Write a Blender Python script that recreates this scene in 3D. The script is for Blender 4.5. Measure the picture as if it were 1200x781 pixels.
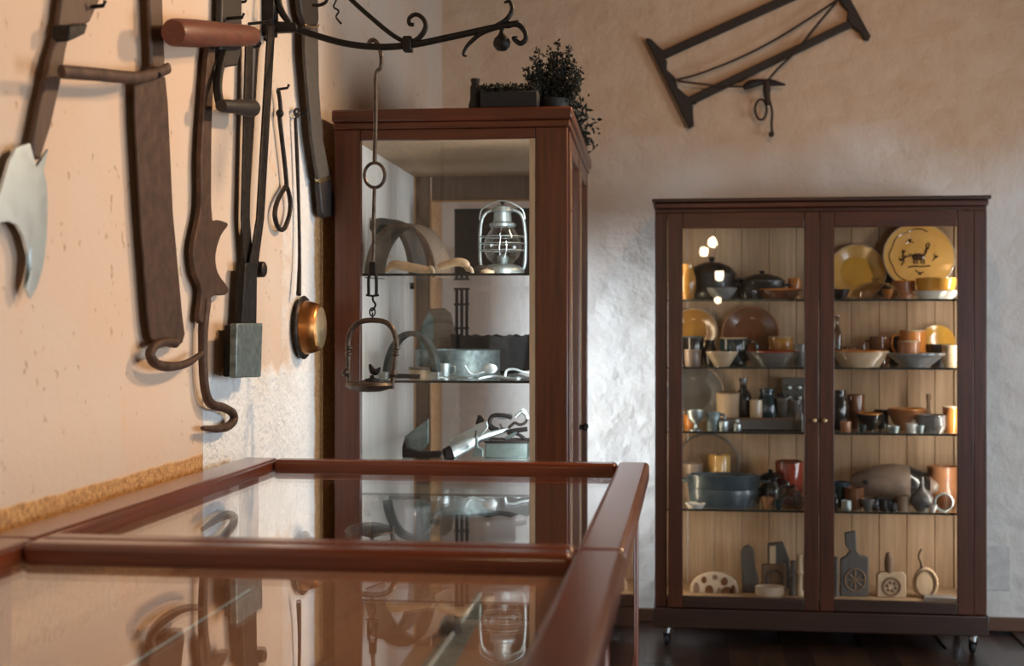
import bpy, bmesh, math, random
from mathutils import Vector, Matrix
random.seed(7)
scn = bpy.context.scene
for o in list(bpy.data.objects): bpy.data.objects.remove(o)
C = scn.collection
# ------------------------------------------------------------------ camera
F, H, HY = 1619.0, 1.4, 378.0                 # focal length in pixels, eye height, horizon row (1200x781 frame)
YAW = math.atan(205/F); SN, CS = math.sin(YAW), math.cos(YAW)
cam_d = bpy.data.cameras.new('camera'); cam = bpy.data.objects.new('camera', cam_d); C.objects.link(cam)
cam.location = (0, 0, H); cam.rotation_euler = (math.pi/2, 0, YAW)
cam_d.sensor_width = 36; cam_d.lens = F/1200*36; cam_d.shift_y = -(390.5-HY)/1200
cam_d.clip_start = .05
cam_d.dof.use_dof = True; cam_d.dof.focus_distance = 3.75; cam_d.dof.aperture_fstop = 3.6
scn.camera = cam
# ------------------------------------------------------------------ world, lights, exposure
scn.view_settings.view_transform = 'Standard'; scn.view_settings.look = 'None'
scn.view_settings.gamma = 1; scn.view_settings.use_curve_mapping = False
scn.view_settings.exposure = 0.18
w = bpy.data.worlds.new('sky'); scn.world = w; w.use_nodes = True
w.node_tree.nodes['Background'].inputs[0].default_value = (.62, .78, 1, 1)
w.node_tree.nodes['Background'].inputs[1].default_value = .6
scn.cycles.max_bounces = 10; scn.cycles.transparent_max_bounces = 24; scn.cycles.glossy_bounces = 5
scn.cycles.diffuse_bounces = 4; scn.cycles.caustics_reflective = False; scn.cycles.caustics_refractive = False
scn.cycles.sample_clamp_indirect = 6
def aim(o, t): o.rotation_euler = (Vector(t)-o.location).to_track_quat('-Z', 'Y').to_euler()
def area(name, loc, tgt, sx, sy, e, col, spread=180):
    d = bpy.data.lights.new(name, 'AREA'); d.shape = 'RECTANGLE'; d.size = sx; d.size_y = sy; d.energy = e; d.color = col
    d.spread = math.radians(spread)
    o = bpy.data.objects.new(name, d); C.objects.link(o); o.location = loc; aim(o, tgt); return o
def spot(name, loc, tgt, e, col, ang, blend=.8, r=.06):
    d = bpy.data.lights.new(name, 'SPOT'); d.energy = e; d.color = col; d.spot_size = math.radians(ang); d.spot_blend = blend
    d.shadow_soft_size = r
    o = bpy.data.objects.new(name, d); C.objects.link(o); o.location = loc; aim(o, tgt); return o
WARM = (1, .70, .42); COOL = (.80, .91, 1)
# the room: left wall XL, back wall YB; windows in the wall opposite and behind the camera
XL, YB, XR, YF, ZC = -1.16, 6.5, 3.7, -3.2, 3.2
area('window_daylight', (XR-.02, 4.1, 1.15), (0, 4.6, .8), 1.5, 1.4, 46, COOL, 150)
area('second_window_daylight', (XR-.02, .4, 1.25), (-.6, 3.4, .8), 1.7, 1.5, 44, COOL, 140)
area('corner_window_daylight', (XL+.015, 6.02, 1.12), (.35, 6.5, .85), .42, 1.2, 8, COOL, 76)
spot('ceiling_spot_tools', (1.0, 4.5, 3.0), (XL, 3.05, 1.35), 185, WARM, 76, .9, .11)
spot('ceiling_spot_tools_near', (1.2, 2.6, 3.0), (XL, 2.3, 1.5), 66, WARM, 80, .9, .11)
spot('ceiling_spot_back', (.7, 4.3, 3.05), (.6, YB, 2.35), 25, (1, .56, .30), 95, 1, .07)

# ------------------------------------------------------------------ pixel -> place
def ray(px, py):
    a = (px-600)/F; b = (HY-py)/F
    return (a*CS-SN, a*SN+CS, b)
def PY(px, py, Y): d = ray(px, py); t = Y/d[1]; return Vector((d[0]*t, Y, H+d[2]*t))
def PX(px, py, X): d = ray(px, py); t = X/d[0]; return Vector((X, d[1]*t, H+d[2]*t))
def PZ(px, py, z): d = ray(px, py); t = (z-H)/d[2]; return Vector((d[0]*t, d[1]*t, z))
def mpp(p): return (p[0]*-SN+p[1]*CS)/F      # metres per pixel at a place
# ------------------------------------------------------------------ materials
MATS = {}
def nodes(name):
    m = bpy.data.materials.new(name); m.use_nodes = True; nt = m.node_tree
    b = nt.nodes['Principled BSDF']; MATS[name] = m
    return m, nt, b
def N(nt, t, **kw):
    n = nt.nodes.new(t)
    for k, v in kw.items():
        if hasattr(n, k): setattr(n, k, v)
        else: n.inputs[k].default_value = v
    return n
def math_(nt, op, a, b=None, clamp=False):
    n = nt.nodes.new('ShaderNodeMath'); n.operation = op; n.use_clamp = clamp
    for i, v in enumerate((a, b)):
        if v is None: continue
        if isinstance(v, (int, float)): n.inputs[i].default_value = v
        else: nt.links.new(v, n.inputs[i])
    return n.outputs[0]
def mixc(nt, f, a, b):
    n = nt.nodes.new('ShaderNodeMix'); n.data_type = 'RGBA'
    if isinstance(f, (int, float)): n.inputs[0].default_value = f
    else: nt.links.new(f, n.inputs[0])
    for i, v in ((6, a), (7, b)):
        if isinstance(v, tuple): n.inputs[i].default_value = (*v, 1) if len(v) == 3 else v
        else: nt.links.new(v, n.inputs[i])
    return n.outputs[2]
def noise(nt, co, scale, detail=4, rough=.55, stretch=None):
    if stretch:
        mp = N(nt, 'ShaderNodeMapping'); mp.inputs['Scale'].default_value = stretch; nt.links.new(co, mp.inputs[0]); co = mp.outputs[0]
    n = N(nt, 'ShaderNodeTexNoise', Scale=scale, Detail=detail, Roughness=rough); nt.links.new(co, n.inputs['Vector'])
    return n.outputs['Fac']
def ramp(nt, f, a, b):
    n = nt.nodes.new('ShaderNodeMapRange'); n.clamp = True; nt.links.new(f, n.inputs[0])
    n.inputs[1].default_value = a; n.inputs[2].default_value = b; return n.outputs[0]
def bump(nt, b, h, strength, dist):
    n = N(nt, 'ShaderNodeBump', Strength=strength, Distance=dist); nt.links.new(h, n.inputs['Height']); nt.links.new(n.outputs[0], b.inputs['Normal'])
def pm(name, c1, c2=None, scale=20, rough=.5, metal=0, bmp=0, stretch=None, r2=None, coat=0, spec=None):
    m, nt, b = nodes(name)
    co = N(nt, 'ShaderNodeTexCoord').outputs['Object']
    c2 = c2 or tuple(x*.7 for x in c1)
    f = noise(nt, co, scale, 5, .6, stretch)
    nt.links.new(mixc(nt, ramp(nt, f, .3, .7), c1, c2), b.inputs['Base Color'])
    b.inputs['Metallic'].default_value = metal
    if r2 is not None:
        rr = nt.nodes.new('ShaderNodeMapRange'); nt.links.new(f, rr.inputs[0]); rr.inputs[1].default_value = .3; rr.inputs[2].default_value = .7
        rr.inputs[3].default_value = rough; rr.inputs[4].default_value = r2; nt.links.new(rr.outputs[0], b.inputs['Roughness'])
    else: b.inputs['Roughness'].default_value = rough
    if coat: b.inputs['Coat Weight'].default_value = coat; b.inputs['Coat Roughness'].default_value = .12
    if spec is not None: b.inputs['Specular IOR Level'].default_value = spec
    if bmp: bump(nt, b, f, .5, bmp)
    return m
def glass(name, tint=(1, 1, 1), rough=0.0, ior=1.5, haze=0):
    m, nt, b = nodes(name); nt.nodes.remove(b); out = nt.nodes['Material Output']
    g = N(nt, 'ShaderNodeNewGeometry')
    i = math_(nt, 'ADD', math_(nt, 'MULTIPLY', g.outputs['Backfacing'], 1/ior-ior), ior)
    fr = N(nt, 'ShaderNodeFresnel'); nt.links.new(i, fr.inputs['IOR'])
    t = N(nt, 'ShaderNodeBsdfTransparent'); t.inputs[0].default_value = (*tint, 1)
    gl = N(nt, 'ShaderNodeBsdfGlossy', Roughness=rough); gl.inputs[0].default_value = (1, 1, 1, 1)
    mx = N(nt, 'ShaderNodeMixShader'); nt.links.new(fr.outputs[0], mx.inputs[0]); nt.links.new(t.outputs[0], mx.inputs[1]); nt.links.new(gl.outputs[0], mx.inputs[2])
    nt.links.new(mx.outputs[0], out.inputs['Surface']); return m
def emit(name, col, s):
    m, nt, b = nodes(name); b.inputs['Base Color'].default_value = (0, 0, 0, 1)
    b.inputs['Emission Color'].default_value = (*col, 1); b.inputs['Emission Strength'].default_value = s; return m
def plaster_left():
    m, nt, b = nodes('ochre_plaster')
    co = N(nt, 'ShaderNodeTexCoord').outputs['Object']
    sp = N(nt, 'ShaderNodeSeparateXYZ'); nt.links.new(co, sp.inputs[0]); Y, Z = sp.outputs[1], sp.outputs[2]
    big, mid, fine = noise(nt, co, 2.2, 3), noise(nt, co, 14, 5), noise(nt, co, 90, 4)
    tan = mixc(nt, ramp(nt, big, .35, .65), (.70, .57, .465), (.72, .52, .38))
    spots = ramp(nt, noise(nt, co, 40, 2, .4), .68, .78)
    tan = mixc(nt, math_(nt, 'MULTIPLY', spots, .55), tan, (.36, .22, .11))
    ochre = ramp(nt, noise(nt, co, 5.5, 3), .66, .76)
    tan = mixc(nt, math_(nt, 'MULTIPLY', ochre, .5), tan, (.72, .40, .16))
    white = mixc(nt, ramp(nt, mid, .3, .7), (.92, .92, .91), (.84, .83, .81))
    sand = mixc(nt, ramp(nt, fine, .35, .65), (.74, .42, .18), (.48, .25, .11))
    wob = math_(nt, 'MULTIPLY', math_(nt, 'SUBTRACT', mid, .5), .09)
    # coat of white lime below and beside the ochre coat
    low = math_(nt, 'MULTIPLY', ramp(nt, Y, 3.212, 3.218), ramp(nt, math_(nt, 'ADD', Z, wob), 1.28, 1.25))
    side = math_(nt, 'MULTIPLY', ramp(nt, math_(nt, 'ADD', Y, math_(nt, 'MULTIPLY', wob, 4)), 3.86, 4.02), ramp(nt, math_(nt, 'ADD', Z, math_(nt, 'MULTIPLY', wob, 3)), 2.12, 1.95))
    wm = math_(nt, 'MAXIMUM', low, math_(nt, 'MULTIPLY', side, .8))
    c = mixc(nt, wm, tan, white)
    # bare sandy render: a strip under the ochre coat and one along the cupboard
    strip = math_(nt, 'MULTIPLY', ramp(nt, math_(nt, 'ADD', Z, math_(nt, 'MULTIPLY', wob, .15)), 1.084, 1.078), ramp(nt, Y, 3.222, 3.212))
    vert = math_(nt, 'MULTIPLY', ramp(nt, math_(nt, 'ADD', Y, math_(nt, 'MULTIPLY', wob, .5)), 4.215, 4.235), ramp(nt, Z, 2.1, 1.95))
    sm = math_(nt, 'MAXIMUM', strip, vert)
    c = mixc(nt, sm, c, sand)
    nt.links.new(c, b.inputs['Base Color']); b.inputs['Roughness'].default_value = .9; b.inputs['Specular IOR Level'].default_value = .15
    rough_h = math_(nt, 'ADD', math_(nt, 'MULTIPLY', noise(nt, co, 38, 4, .6), math_(nt, 'ADD', math_(nt, 'MULTIPLY', wm, 1.6), .18)), math_(nt, 'MULTIPLY', spots, -.15))
    rough_h = math_(nt, 'ADD', rough_h, math_(nt, 'MULTIPLY', sm, math_(nt, 'MULTIPLY', fine, .8)))
    rough_h = math_(nt, 'ADD', rough_h, math_(nt, 'MULTIPLY', big, .8))
    bump(nt, b, rough_h, .7, .016); return m
def plaster_back():
    m, nt, b = nodes('white_plaster')
    co = N(nt, 'ShaderNodeTexCoord').outputs['Object']
    big, mid = noise(nt, co, 1.7, 3), noise(nt, co, 9, 5, .6)
    c = mixc(nt, ramp(nt, big, .3, .7), (.82, .80, .77), (.78, .74, .69))
    # ochre tone towards the top of the wall, with an uneven lower edge
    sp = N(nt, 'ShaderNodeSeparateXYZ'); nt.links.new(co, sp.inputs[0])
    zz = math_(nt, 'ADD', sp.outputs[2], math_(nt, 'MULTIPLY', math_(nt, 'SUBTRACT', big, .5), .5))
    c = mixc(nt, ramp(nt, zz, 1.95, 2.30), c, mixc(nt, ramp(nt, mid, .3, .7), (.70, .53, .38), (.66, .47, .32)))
    nt.links.new(c, b.inputs['Base Color']); b.inputs['Roughness'].default_value = .9; b.inputs['Specular IOR Level'].default_value = .15
    v = N(nt, 'ShaderNodeTexVoronoi', Scale=7.0, feature='SMOOTH_F1'); 
    mp = N(nt, 'ShaderNodeMapping'); mp.inputs['Scale'].default_value = (1, 1, 1.7); mp.inputs['Rotation'].default_value = (0, .6, 0)
    nt.links.new(co, mp.inputs[0]); nt.links.new(mp.outputs[0], v.inputs['Vector'])
    h = math_(nt, 'ADD', math_(nt, 'MULTIPLY', mid, 1.0), math_(nt, 'ADD', math_(nt, 'MULTIPLY', v.outputs['Distance'], .8), math_(nt, 'MULTIPLY', noise(nt, co, 60, 3), .12)))
    bump(nt, b, h, .58, .03); return m
def wood(name, c1, c2, rough=.35, axis='z', scale=1, coat=.25, bmp=.0015):
    m, nt, b = nodes(name)
    co = N(nt, 'ShaderNodeTexCoord').outputs['Object']
    st = {'x': (.5, 9, 9), 'y': (9, .5, 9), 'z': (9, 9, .5)}[axis]
    g = noise(nt, co, 6*scale, 6, .65, st); bg = noise(nt, co, 2.2*scale, 3)
    f = math_(nt, 'ADD', math_(nt, 'MULTIPLY', g, .7), math_(nt, 'MULTIPLY', bg, .3))
    nt.links.new(mixc(nt, ramp(nt, f, .36, .64), c1, c2), b.inputs['Base Color'])
    b.inputs['Roughness'].default_value = rough
    b.inputs['Coat Weight'].default_value = coat; b.inputs['Coat Roughness'].default_value = .22
    bump(nt, b, g, .3, bmp); return m
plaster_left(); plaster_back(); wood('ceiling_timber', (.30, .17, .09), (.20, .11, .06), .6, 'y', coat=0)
pm('ceiling_white', (.75, .70, .62), rough=.9, scale=4)
RW1, RW2 = (.15, .037, .012), (.052, .013, .006)
for ax in 'xyz': wood('mahogany_'+ax, RW1, RW2, .34, ax)
for ax in 'xy': wood('polished_'+ax, (.21, .050, .019), (.105, .025, .011), .24, ax, coat=.5)
for ax in 'xz': wood('dark_mahogany_'+ax, (.050, .018, .009), (.022, .009, .006), .38, ax); wood('cupboard_wood_'+ax, (.105, .027, .010), (.036, .011, .006), .36, ax, coat=.1)
wood('polished_z', (.24, .070, .030), (.13, .034, .018), .3, 'z')
wood('back_board', (.54, .37, .225), (.38, .24, .135), .6, 'z', coat=0)
wood('pale_board', (.80, .76, .70), (.70, .62, .53), .6, 'z', coat=0)
wood('case_floor', (.36, .17, .075), (.25, .11, .05), .5, 'y', coat=0)
wood('honey_wood', (.50, .27, .11), (.33, .16, .06), .5, 'z', coat=.1)
wood('floor_plank', (.085, .040, .022), (.040, .020, .013), .33, 'y', coat=.3)
wood('floor_plank_dark', (.055, .026, .016), (.028, .015, .010), .33, 'y', coat=.3)
wood('red_handle', (.20, .055, .026), (.10, .028, .015), .5, 'y', 2, coat=.1)
wood('old_shaft', (.12, .058, .032), (.055, .027, .016), .6, 'z', 2, coat=.05)
wood('carved_pale', (.62, .47, .31), (.48, .34, .20), .65, 'z', 2, coat=0)
wood('carved_grey', (.12, .105, .092), (.07, .062, .055), .7, 'z', 2, coat=0)
wood('carved_brown', (.24, .15, .085), (.15, .095, .055), .65, 'z', 2, coat=0)
wood('bentwood', (.19, .135, .09), (.10, .07, .047), .6, 'x', 2, coat=.1)
pm('rusty_iron', (.095, .047, .029), (.048, .025, .017), 30, .55, .3, .002, r2=.75)
pm('hook_iron', (.12, .066, .043), (.06, .034, .024), 26, .48, .55, .002, r2=.7)
pm('black_iron', (.020, .017, .015), (.010, .009, .008), 40, .42, .5, .0015, r2=.65)
pm('dark_rod', (.050, .038, .030), (.018, .014, .012), 60, .4, .7, .001, r2=.6)
pm('bright_steel', (.74, .82, .83), (.50, .57, .58), 18, .34, .85, .001, r2=.55)
pm('plate_steel', (.30, .36, .36), (.12, .155, .155), 45, .4, .8, .001, r2=.6)
pm('hoop_iron', (.13, .15, .14), (.05, .06, .056), 24, .35, .7, .001, r2=.5)
pm('tin', (.52, .58, .57), (.30, .35, .35), 25, .3, .9, .001, r2=.5)
pm('tin_green', (.24, .31, .295), (.10, .135, .13), 20, .4, .8, .001, r2=.6)
pm('copper', (.72, .34, .12), (.50, .20, .06), 14, .24, 1, .0005, r2=.4)
pm('brass_pale', (.86, .68, .40), (.72, .50, .26), 14, .26, 1, r2=.4)
pm('leather', (.10, .082, .066), (.060, .049, .040), 50, .6, 0, .001)
pm('black_leather', (.035, .024, .020), (.016, .012, .011), 50, .5, 0, .001)
pm('foliage_dark', (.022, .024, .014), (.012, .011, .009), 60, .75)
pm('planter_black', (.016, .014, .014), (.010, .009, .009), 60, .7)
pm('horn', (.62, .42, .24), (.40, .24, .12), 16, .5, 0, .001)
pm('lamp_iron', (.15, .115, .09), (.06, .047, .038), 60, .38, .75, .001, r2=.55)
pm('rope', (.060, .036, .022), (.034, .022, .015), 120, .85, 0, .001)
pm('saw_wood', (.022, .013, .010), (.012, .008, .007), 20, .6)
pm('shelf_edge', (.022, .030, .026), rough=.2)
pm('chrome', (.75, .76, .77), rough=.2, metal=1)
pm('rubber', (.02, .02, .02), rough=.5)
pm('baseboard_brown', (.17, .075, .040), (.11, .05, .028), 12, .5)
glass('pane_glass'); glass('cabinet_glass', ior=1.30); glass('clear_glass', (.985, .99, .985)); glass('smoke_glass', (.55, .50, .46)); glass('dome_glass', (.74, .70, .66), ior=1.7); wood('end_frame', (.17, .10, .06), (.10, .06, .036), .5, 'z', coat=.1); pm('hatch_white', (.80, .79, .77), rough=.6); glass('shelf_glass', (.96, .985, .975))
emit('bulb_glow', (1, .76, .46), 110)
# glazes of the crockery
def glaze(n, c, c2=None, rough=.16, scale=9): return pm(n, c, c2 or tuple(x*.72 for x in c), scale, rough, 0, coat=.35)
glaze('glaze_yellow', (.74, .42, .075), (.62, .30, .04)); glaze('glaze_ochre', (.74, .46, .15), (.62, .34, .09))
glaze('glaze_orange', (.60, .24, .05), (.42, .14, .03)); glaze('glaze_brown', (.19, .075, .032), (.10, .038, .018))
glaze('glaze_amber', (.52, .27, .06), (.30, .13, .03)); glaze('glaze_black', (.018, .015, .014), (.010, .009, .009))
glaze('glaze_teal', (.015, .040, .048), (.008, .018, .024)); glaze('glaze_cream', (.56, .44, .30), (.40, .28, .17))
glaze('glaze_white', (.70, .67, .62), (.60, .56, .50)); glaze('glaze_red', (.33, .055, .028), (.22, .035, .02))
glaze('terracotta', (.38, .17, .075), (.26, .11, .05), .35); glaze('stoneware', (.30, .22, .165), (.12, .085, .065), .45, 7)
glaze('enamel_grey', (.24, .24, .235), (.15, .15, .15), .28); glaze('pewter', (.13, .12, .11), (.075, .07, .066), .32)
glaze('blue_tub', (.07, .10, .115), (.03, .045, .055), .32, 12); glaze('iron_pot', (.022, .020, .019), (.012, .011, .011), .45)
glaze('clay_beige', (.58, .46, .34), (.48, .35, .24), .7); glaze('dark_paint', (.06, .03, .02))
# ------------------------------------------------------------------ mesh building
class MB:
    def __init__(s): s.v, s.f = [], []
    def add(s, vs, fs):
        n = len(s.v); s.v += [Vector(p) for p in vs]; s.f += [tuple(i+n for i in f) for f in fs]; return s
    def box(s, x0, x1, y0, y1, z0, z1):
        return s.add([(x0, y0, z0), (x1, y0, z0), (x1, y1, z0), (x0, y1, z0), (x0, y0, z1), (x1, y0, z1), (x1, y1, z1), (x0, y1, z1)],
                     [(0, 3, 2, 1), (4, 5, 6, 7), (0, 1, 5, 4), (1, 2, 6, 5), (2, 3, 7, 6), (3, 0, 4, 7)])
    def slab(s, pts, th):                      # outline extruded by the vector th
        n = len(pts); th = Vector(th); a = [Vector(p) for p in pts]
        return s.add(a+[p+th for p in a], [tuple(range(n)), tuple(range(2*n-1, n-1, -1))]+[(i, n+i, n+(i+1) % n, (i+1) % n) for i in range(n)])
    def tube(s, path, r, n=10, flat=1, up=None, closed=False, caps=True):
        P = [Vector(p) for p in path]; L = len(P); R = r if isinstance(r, (list, tuple)) else [r]*L
        rings = []; prev = Vector(up) if up else None
        for i in range(L):
            a = P[(i-1) % L] if closed else P[max(i-1, 0)]; b = P[(i+1) % L] if closed else P[min(i+1, L-1)]
            t = (b-a).normalized() if (b-a).length > 1e-9 else Vector((0, 0, 1))
            if prev is None: prev = t.orthogonal()
            u = prev-t*prev.dot(t)
            u = u.normalized() if u.length > 1e-6 else t.orthogonal().normalized()
            if not up: prev = u
            w_ = t.cross(u)
            rings.append([P[i]+u*(R[i]*math.cos(2*math.pi*k/n))+w_*(R[i]*flat*math.sin(2*math.pi*k/n)) for k in range(n)])
        vs = [p for g in rings for p in g]; fs = []
        for i in range(L if closed else L-1):
            j = (i+1) % L
            fs += [(i*n+k, i*n+(k+1) % n, j*n+(k+1) % n, j*n+k) for k in range(n)]
        if not closed and caps: fs += [tuple(range(n-1, -1, -1)), tuple((L-1)*n+k for k in range(n))]
        return s.add(vs, fs)
    def lathe(s, prof, n=28, M=None, sx=1, sy=1):
        M = M or Matrix(); vs, fs = [], []; idx = []
        for r, z in prof:
            if r < 1e-6: idx.append([len(vs)]); vs.append(M @ Vector((0, 0, z)))
            else:
                idx.append(list(range(len(vs), len(vs)+n)))
                vs += [M @ Vector((r*sx*math.cos(2*math.pi*k/n), r*sy*math.sin(2*math.pi*k/n), z)) for k in range(n)]
        for a, b in zip(idx, idx[1:]):
            for k in range(n):
                q = (a[k % len(a)], a[(k+1) % len(a)], b[(k+1) % len(b)], b[k % len(b)])
                q = tuple(dict.fromkeys(q))
                if len(q) > 2: fs.append(q)
        return s.add(vs, fs)
    def ball(s, c, r, n=12, sc=(1, 1, 1)):
        m = n//2
        return s.lathe([(r*math.sin(math.pi*i/m), -r*math.cos(math.pi*i/m)) for i in range(m+1)], n, Matrix.Translation(c) @ Matrix.Diagonal((*sc, 1)))
    def build(s, name, mat, parent=None, local=False, smooth=.7, bevel=0, seg=2, loc=None):
        me = bpy.data.meshes.new(name); off = Vector((0, 0, 0))
        if parent is not None and not local: off = parent['_o'] if '_o' in parent else Vector((0, 0, 0)); off = Vector(off)
        if loc is not None: off = Vector(loc)
        me.from_pydata([p-off for p in s.v], [], s.f); me.validate(); 
        bm = bmesh.new(); bm.from_mesh(me); bmesh.ops.recalc_face_normals(bm, faces=bm.faces); bm.to_mesh(me); bm.free()
        if smooth: me.shade_smooth(); me.set_sharp_from_angle(angle=smooth)
        me.materials.append(MATS[mat])
        o = bpy.data.objects.new(name, me); C.objects.link(o)
        if parent is not None: o.parent = parent; o['_o'] = list(off)
        elif loc is not None: o.location = loc; o['_o'] = list(loc)
        if bevel:
            b = o.modifiers.new('edge', 'BEVEL'); b.width = bevel; b.segments = seg; b.limit_method = 'ANGLE'
        return o
def tag(o, label, cat, group=None, kind=None):
    if label: o['label'] = label
    if cat: o['category'] = cat
    if group: o['group'] = group
    if kind: o['kind'] = kind
    return o
def thing(name, label, cat, loc, group=None, rz=0):
    o = bpy.data.objects.new(name, None); C.objects.link(o); o.empty_display_size = .05
    o.location = loc; o.rotation_euler = (0, 0, rz); o['_o'] = list(loc); return tag(o, label, cat, group)
def struct(mb, name, mat, **k): o = mb.build(name, mat, **k); o['kind'] = 'structure'; return o
def smoothp(pts, n=6, closed=False):            # Catmull-Rom through the points
    P = [Vector(p) for p in pts]; L = len(P); out = []
    for i in range(L if closed else L-1):
        if closed: a, b, c, d = P[i-1], P[i], P[(i+1) % L], P[(i+2) % L]
        else: a, b, c, d = P[max(i-1, 0)], P[i], P[i+1], P[min(i+2, L-1)]
        for k in range(n):
            t = k/n; out.append(.5*((2*b)+(c-a)*t+(2*a-5*b+4*c-d)*t*t+(3*b-a-3*c+d)*t**3))
    if not closed: out.append(P[-1])
    return out
def lerpr(rs, m):                                # radii stretched over m samples
    out = []
    for i in range(m):
        t = i/(m-1)*(len(rs)-1); k = min(int(t), len(rs)-2); out.append(rs[k]+(rs[k+1]-rs[k])*(t-k))
    return out
def T(*a): return Matrix.Translation(a)
# ================================================================== THE ROOM
fl = struct(MB().box(XL-.2, XR+.2, YF-.2, YB+.2, -.12, -.012), 'floor', 'floor_plank_dark')
pl_me = []
for k, mt in enumerate(('floor_plank', 'floor_plank_dark')):
    o = MB().box(-.058, .058, -.598, .598, -.012, 0).build('plank', mt, bevel=.0015, seg=1); pl_me.append(o.data); bpy.data.objects.remove(o)
for i in range(31):
    for j in range(3):
        o = bpy.data.objects.new('plank', pl_me[(i*7+j*3+i//3) % 2]); C.objects.link(o); o.parent = fl
        o.location = (-1.05+i*.1165, 3.1+j*1.2+(i % 3)*.4, 0)
wm_ = MB().box(XL-.2, XL, YF-.2, 5.80, 0, ZC).box(XL-.2, XL, 6.24, YB+.2, 0, ZC).box(XL-.2, XL, 5.80, 6.24, 0, .5).box(XL-.2, XL, 5.80, 6.24, 1.75, ZC)
struct(wm_, 'wall_left', 'ochre_plaster')
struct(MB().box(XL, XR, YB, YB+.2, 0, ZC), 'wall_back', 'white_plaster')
struct(MB().box(XL-.2, XR+.2, YF-.2, YB+.2, ZC, ZC+.1), 'ceiling', 'ceiling_timber')
def holed(name, horizontal, const0, const1, a0, a1, h0, h1, b0, b1):
    m = MB()
    for (p0, p1, q0, q1) in ((a0, h0, 0, ZC), (h1, a1, 0, ZC), (h0, h1, 0, b0), (h0, h1, b1, ZC)):
        if horizontal: m.box(p0, p1, const0, const1, q0, q1)
        else: m.box(const0, const1, p0, p1, q0, q1)
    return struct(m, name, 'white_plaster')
holed('wall_right', False, XR, XR+.2, 2.4, YB+.2, 3.3, 4.9, .4, 1.9)
holed('wall_right', False, XR, XR+.2, YF-.2, 2.4, -.5, 1.3, .5, 2.0)
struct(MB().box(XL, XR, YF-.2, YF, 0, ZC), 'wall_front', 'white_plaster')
def window(name, horizontal, c, a0, a1, b0, b1):
    m = MB()
    def bx(p0, p1, q0, q1, t=.03):
        if horizontal: m.box(p0, p1, c-t, c+t, q0, q1)
        else: m.box(c-t, c+t, p0, p1, q0, q1)
    for p in (a0, a1-.06, (a0+a1)/2-.03): bx(p, p+.06, b0, b1)
    for q in (b0, b1-.06, (b0+b1)/2-.02): bx(a0, a1, q, q+.06)
    o = struct(m, name, 'ceiling_white')
    g = MB(); m = g; bx(a0, a1, b0, b1, .003); g.build('pane', 'pane_glass', o)
window('window_1', False, XR+.12, 3.3, 4.9, .4, 1.9)
window('window_2', False, XR+.12, -.5, 1.3, .5, 2.0)
window('window_3', False, XL-.12, 5.80, 6.24, .5, 1.75)
hq0, hq1 = PY(1150, 692, YB), PY(1184, 640, YB)
tag(MB().box(hq0.x, hq1.x, YB-.006, YB+.002, hq0.z, hq1.z).build('wall_hatch', 'hatch_white', loc=((hq0.x+hq1.x)/2, YB, hq0.z), bevel=.002), 'square white hatch plate low on the wall beside the cupboard', 'hatch')
struct(MB().box(XL, XR, YB-.018, YB, 0, .062), 'baseboard_back', 'baseboard_brown', bevel=.004)
# hanging bulbs behind the camera (they show as glints in the cupboard door)
for k, (px, py, yb) in enumerate(((835, 284, -.6), (825, 295, -1.5), (843, 323, -.9), (841, 352, -1.9))):
    q = PY(px, py, 2*5.967-yb); p = Vector((q.x, yb, q.z))
    b = thing('pendant_bulb', ['bare warm bulb hanging highest of the four mirrored in the cupboard door', 'bare warm bulb mirrored just below the highest glint in the cupboard door',
        'bare warm bulb mirrored in front of the black cauldron', 'small bare warm bulb mirrored just above the amber plate'][k], 'bulb', p, 'bulbs mirrored in the cupboard door')
    r = .040 if k < 3 else .030
    MB().ball(p, r, 24, (1, 1, 1.12)).build('glass_bulb', 'bulb_glow', b)
    MB().lathe([(0, r*.9), (.02, r*.9), (.02, r+.05), (.008, r+.07), (0, r+.07)], 12, T(*p)).build('socket', 'black_iron', b)
    MB().tube([p+Vector((0, 0, r+.06)), Vector((p.x, p.y, ZC))], .004, 6).build('cord', 'black_iron', b)
# ================================================================== DISPLAY TABLE
ZT = H-.345; TX0, TX1, TY0, TY1, TB = -1.125, -.112, .82, 3.425, 2.100
tb = thing('display_table', 'long mahogany display table with two glass panes in its top', 'table', (-.62, 2.1, 0))
RW = .057
def rail(x0, x1, y0, y1, ax, z0=ZT-.036, z1=ZT, nm='top_rail'):
    return MB().box(x0, x1, y0, y1, z0, z1).build(nm, 'polished_'+ax, tb, bevel=.011, seg=3)
for y0, y1 in ((TY0, TB-.0008), (TB+.0008, TY1)):
    rail(TX1-RW, TX1+.020, y0, y1, 'y', ZT-.050); rail(TX0, TX0+.092, y0, y1, 'y')
rail(TX0+.092, TX1-RW, TY1-RW, TY1, 'x'); rail(TX0+.092, TX1-RW, TY0, TY0+RW, 'x')
rail(TX0+.092, TX1-RW, 2.045, TB-.0008, 'x'); rail(TX0+.092, TX1-RW, TB+.0008, 2.156, 'x')
for y0, y1 in ((TY0+RW, 2.045), (2.156, TY1-RW)):
    MB().box(TX0+.086, TX1-RW+.006, y0-.006, y1+.006, ZT-.030, ZT-.025).build('glass_pane', 'pane_glass', tb, smooth=0)
ZB = .80
for x, zt in ((TX0+.006, ZT-.037), (TX1-.016, ZT-.051)):
    MB().box(x, x+.005, TY0+.05, TY1-.05, .62, zt).build('side_glass', 'pane_glass', tb, smooth=0)
for x0 in (TX0, TX1-.045):
    for y0 in (TY0, TB-.022, TY1-.045):
        MB().box(x0-(.006 if x0 > -.5 else 0), x0+.039, y0, y0+.045, 0, ZT-.037 if x0 < -.5 else ZT-.051).build('leg', 'polished_z', tb, bevel=.004)
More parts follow.
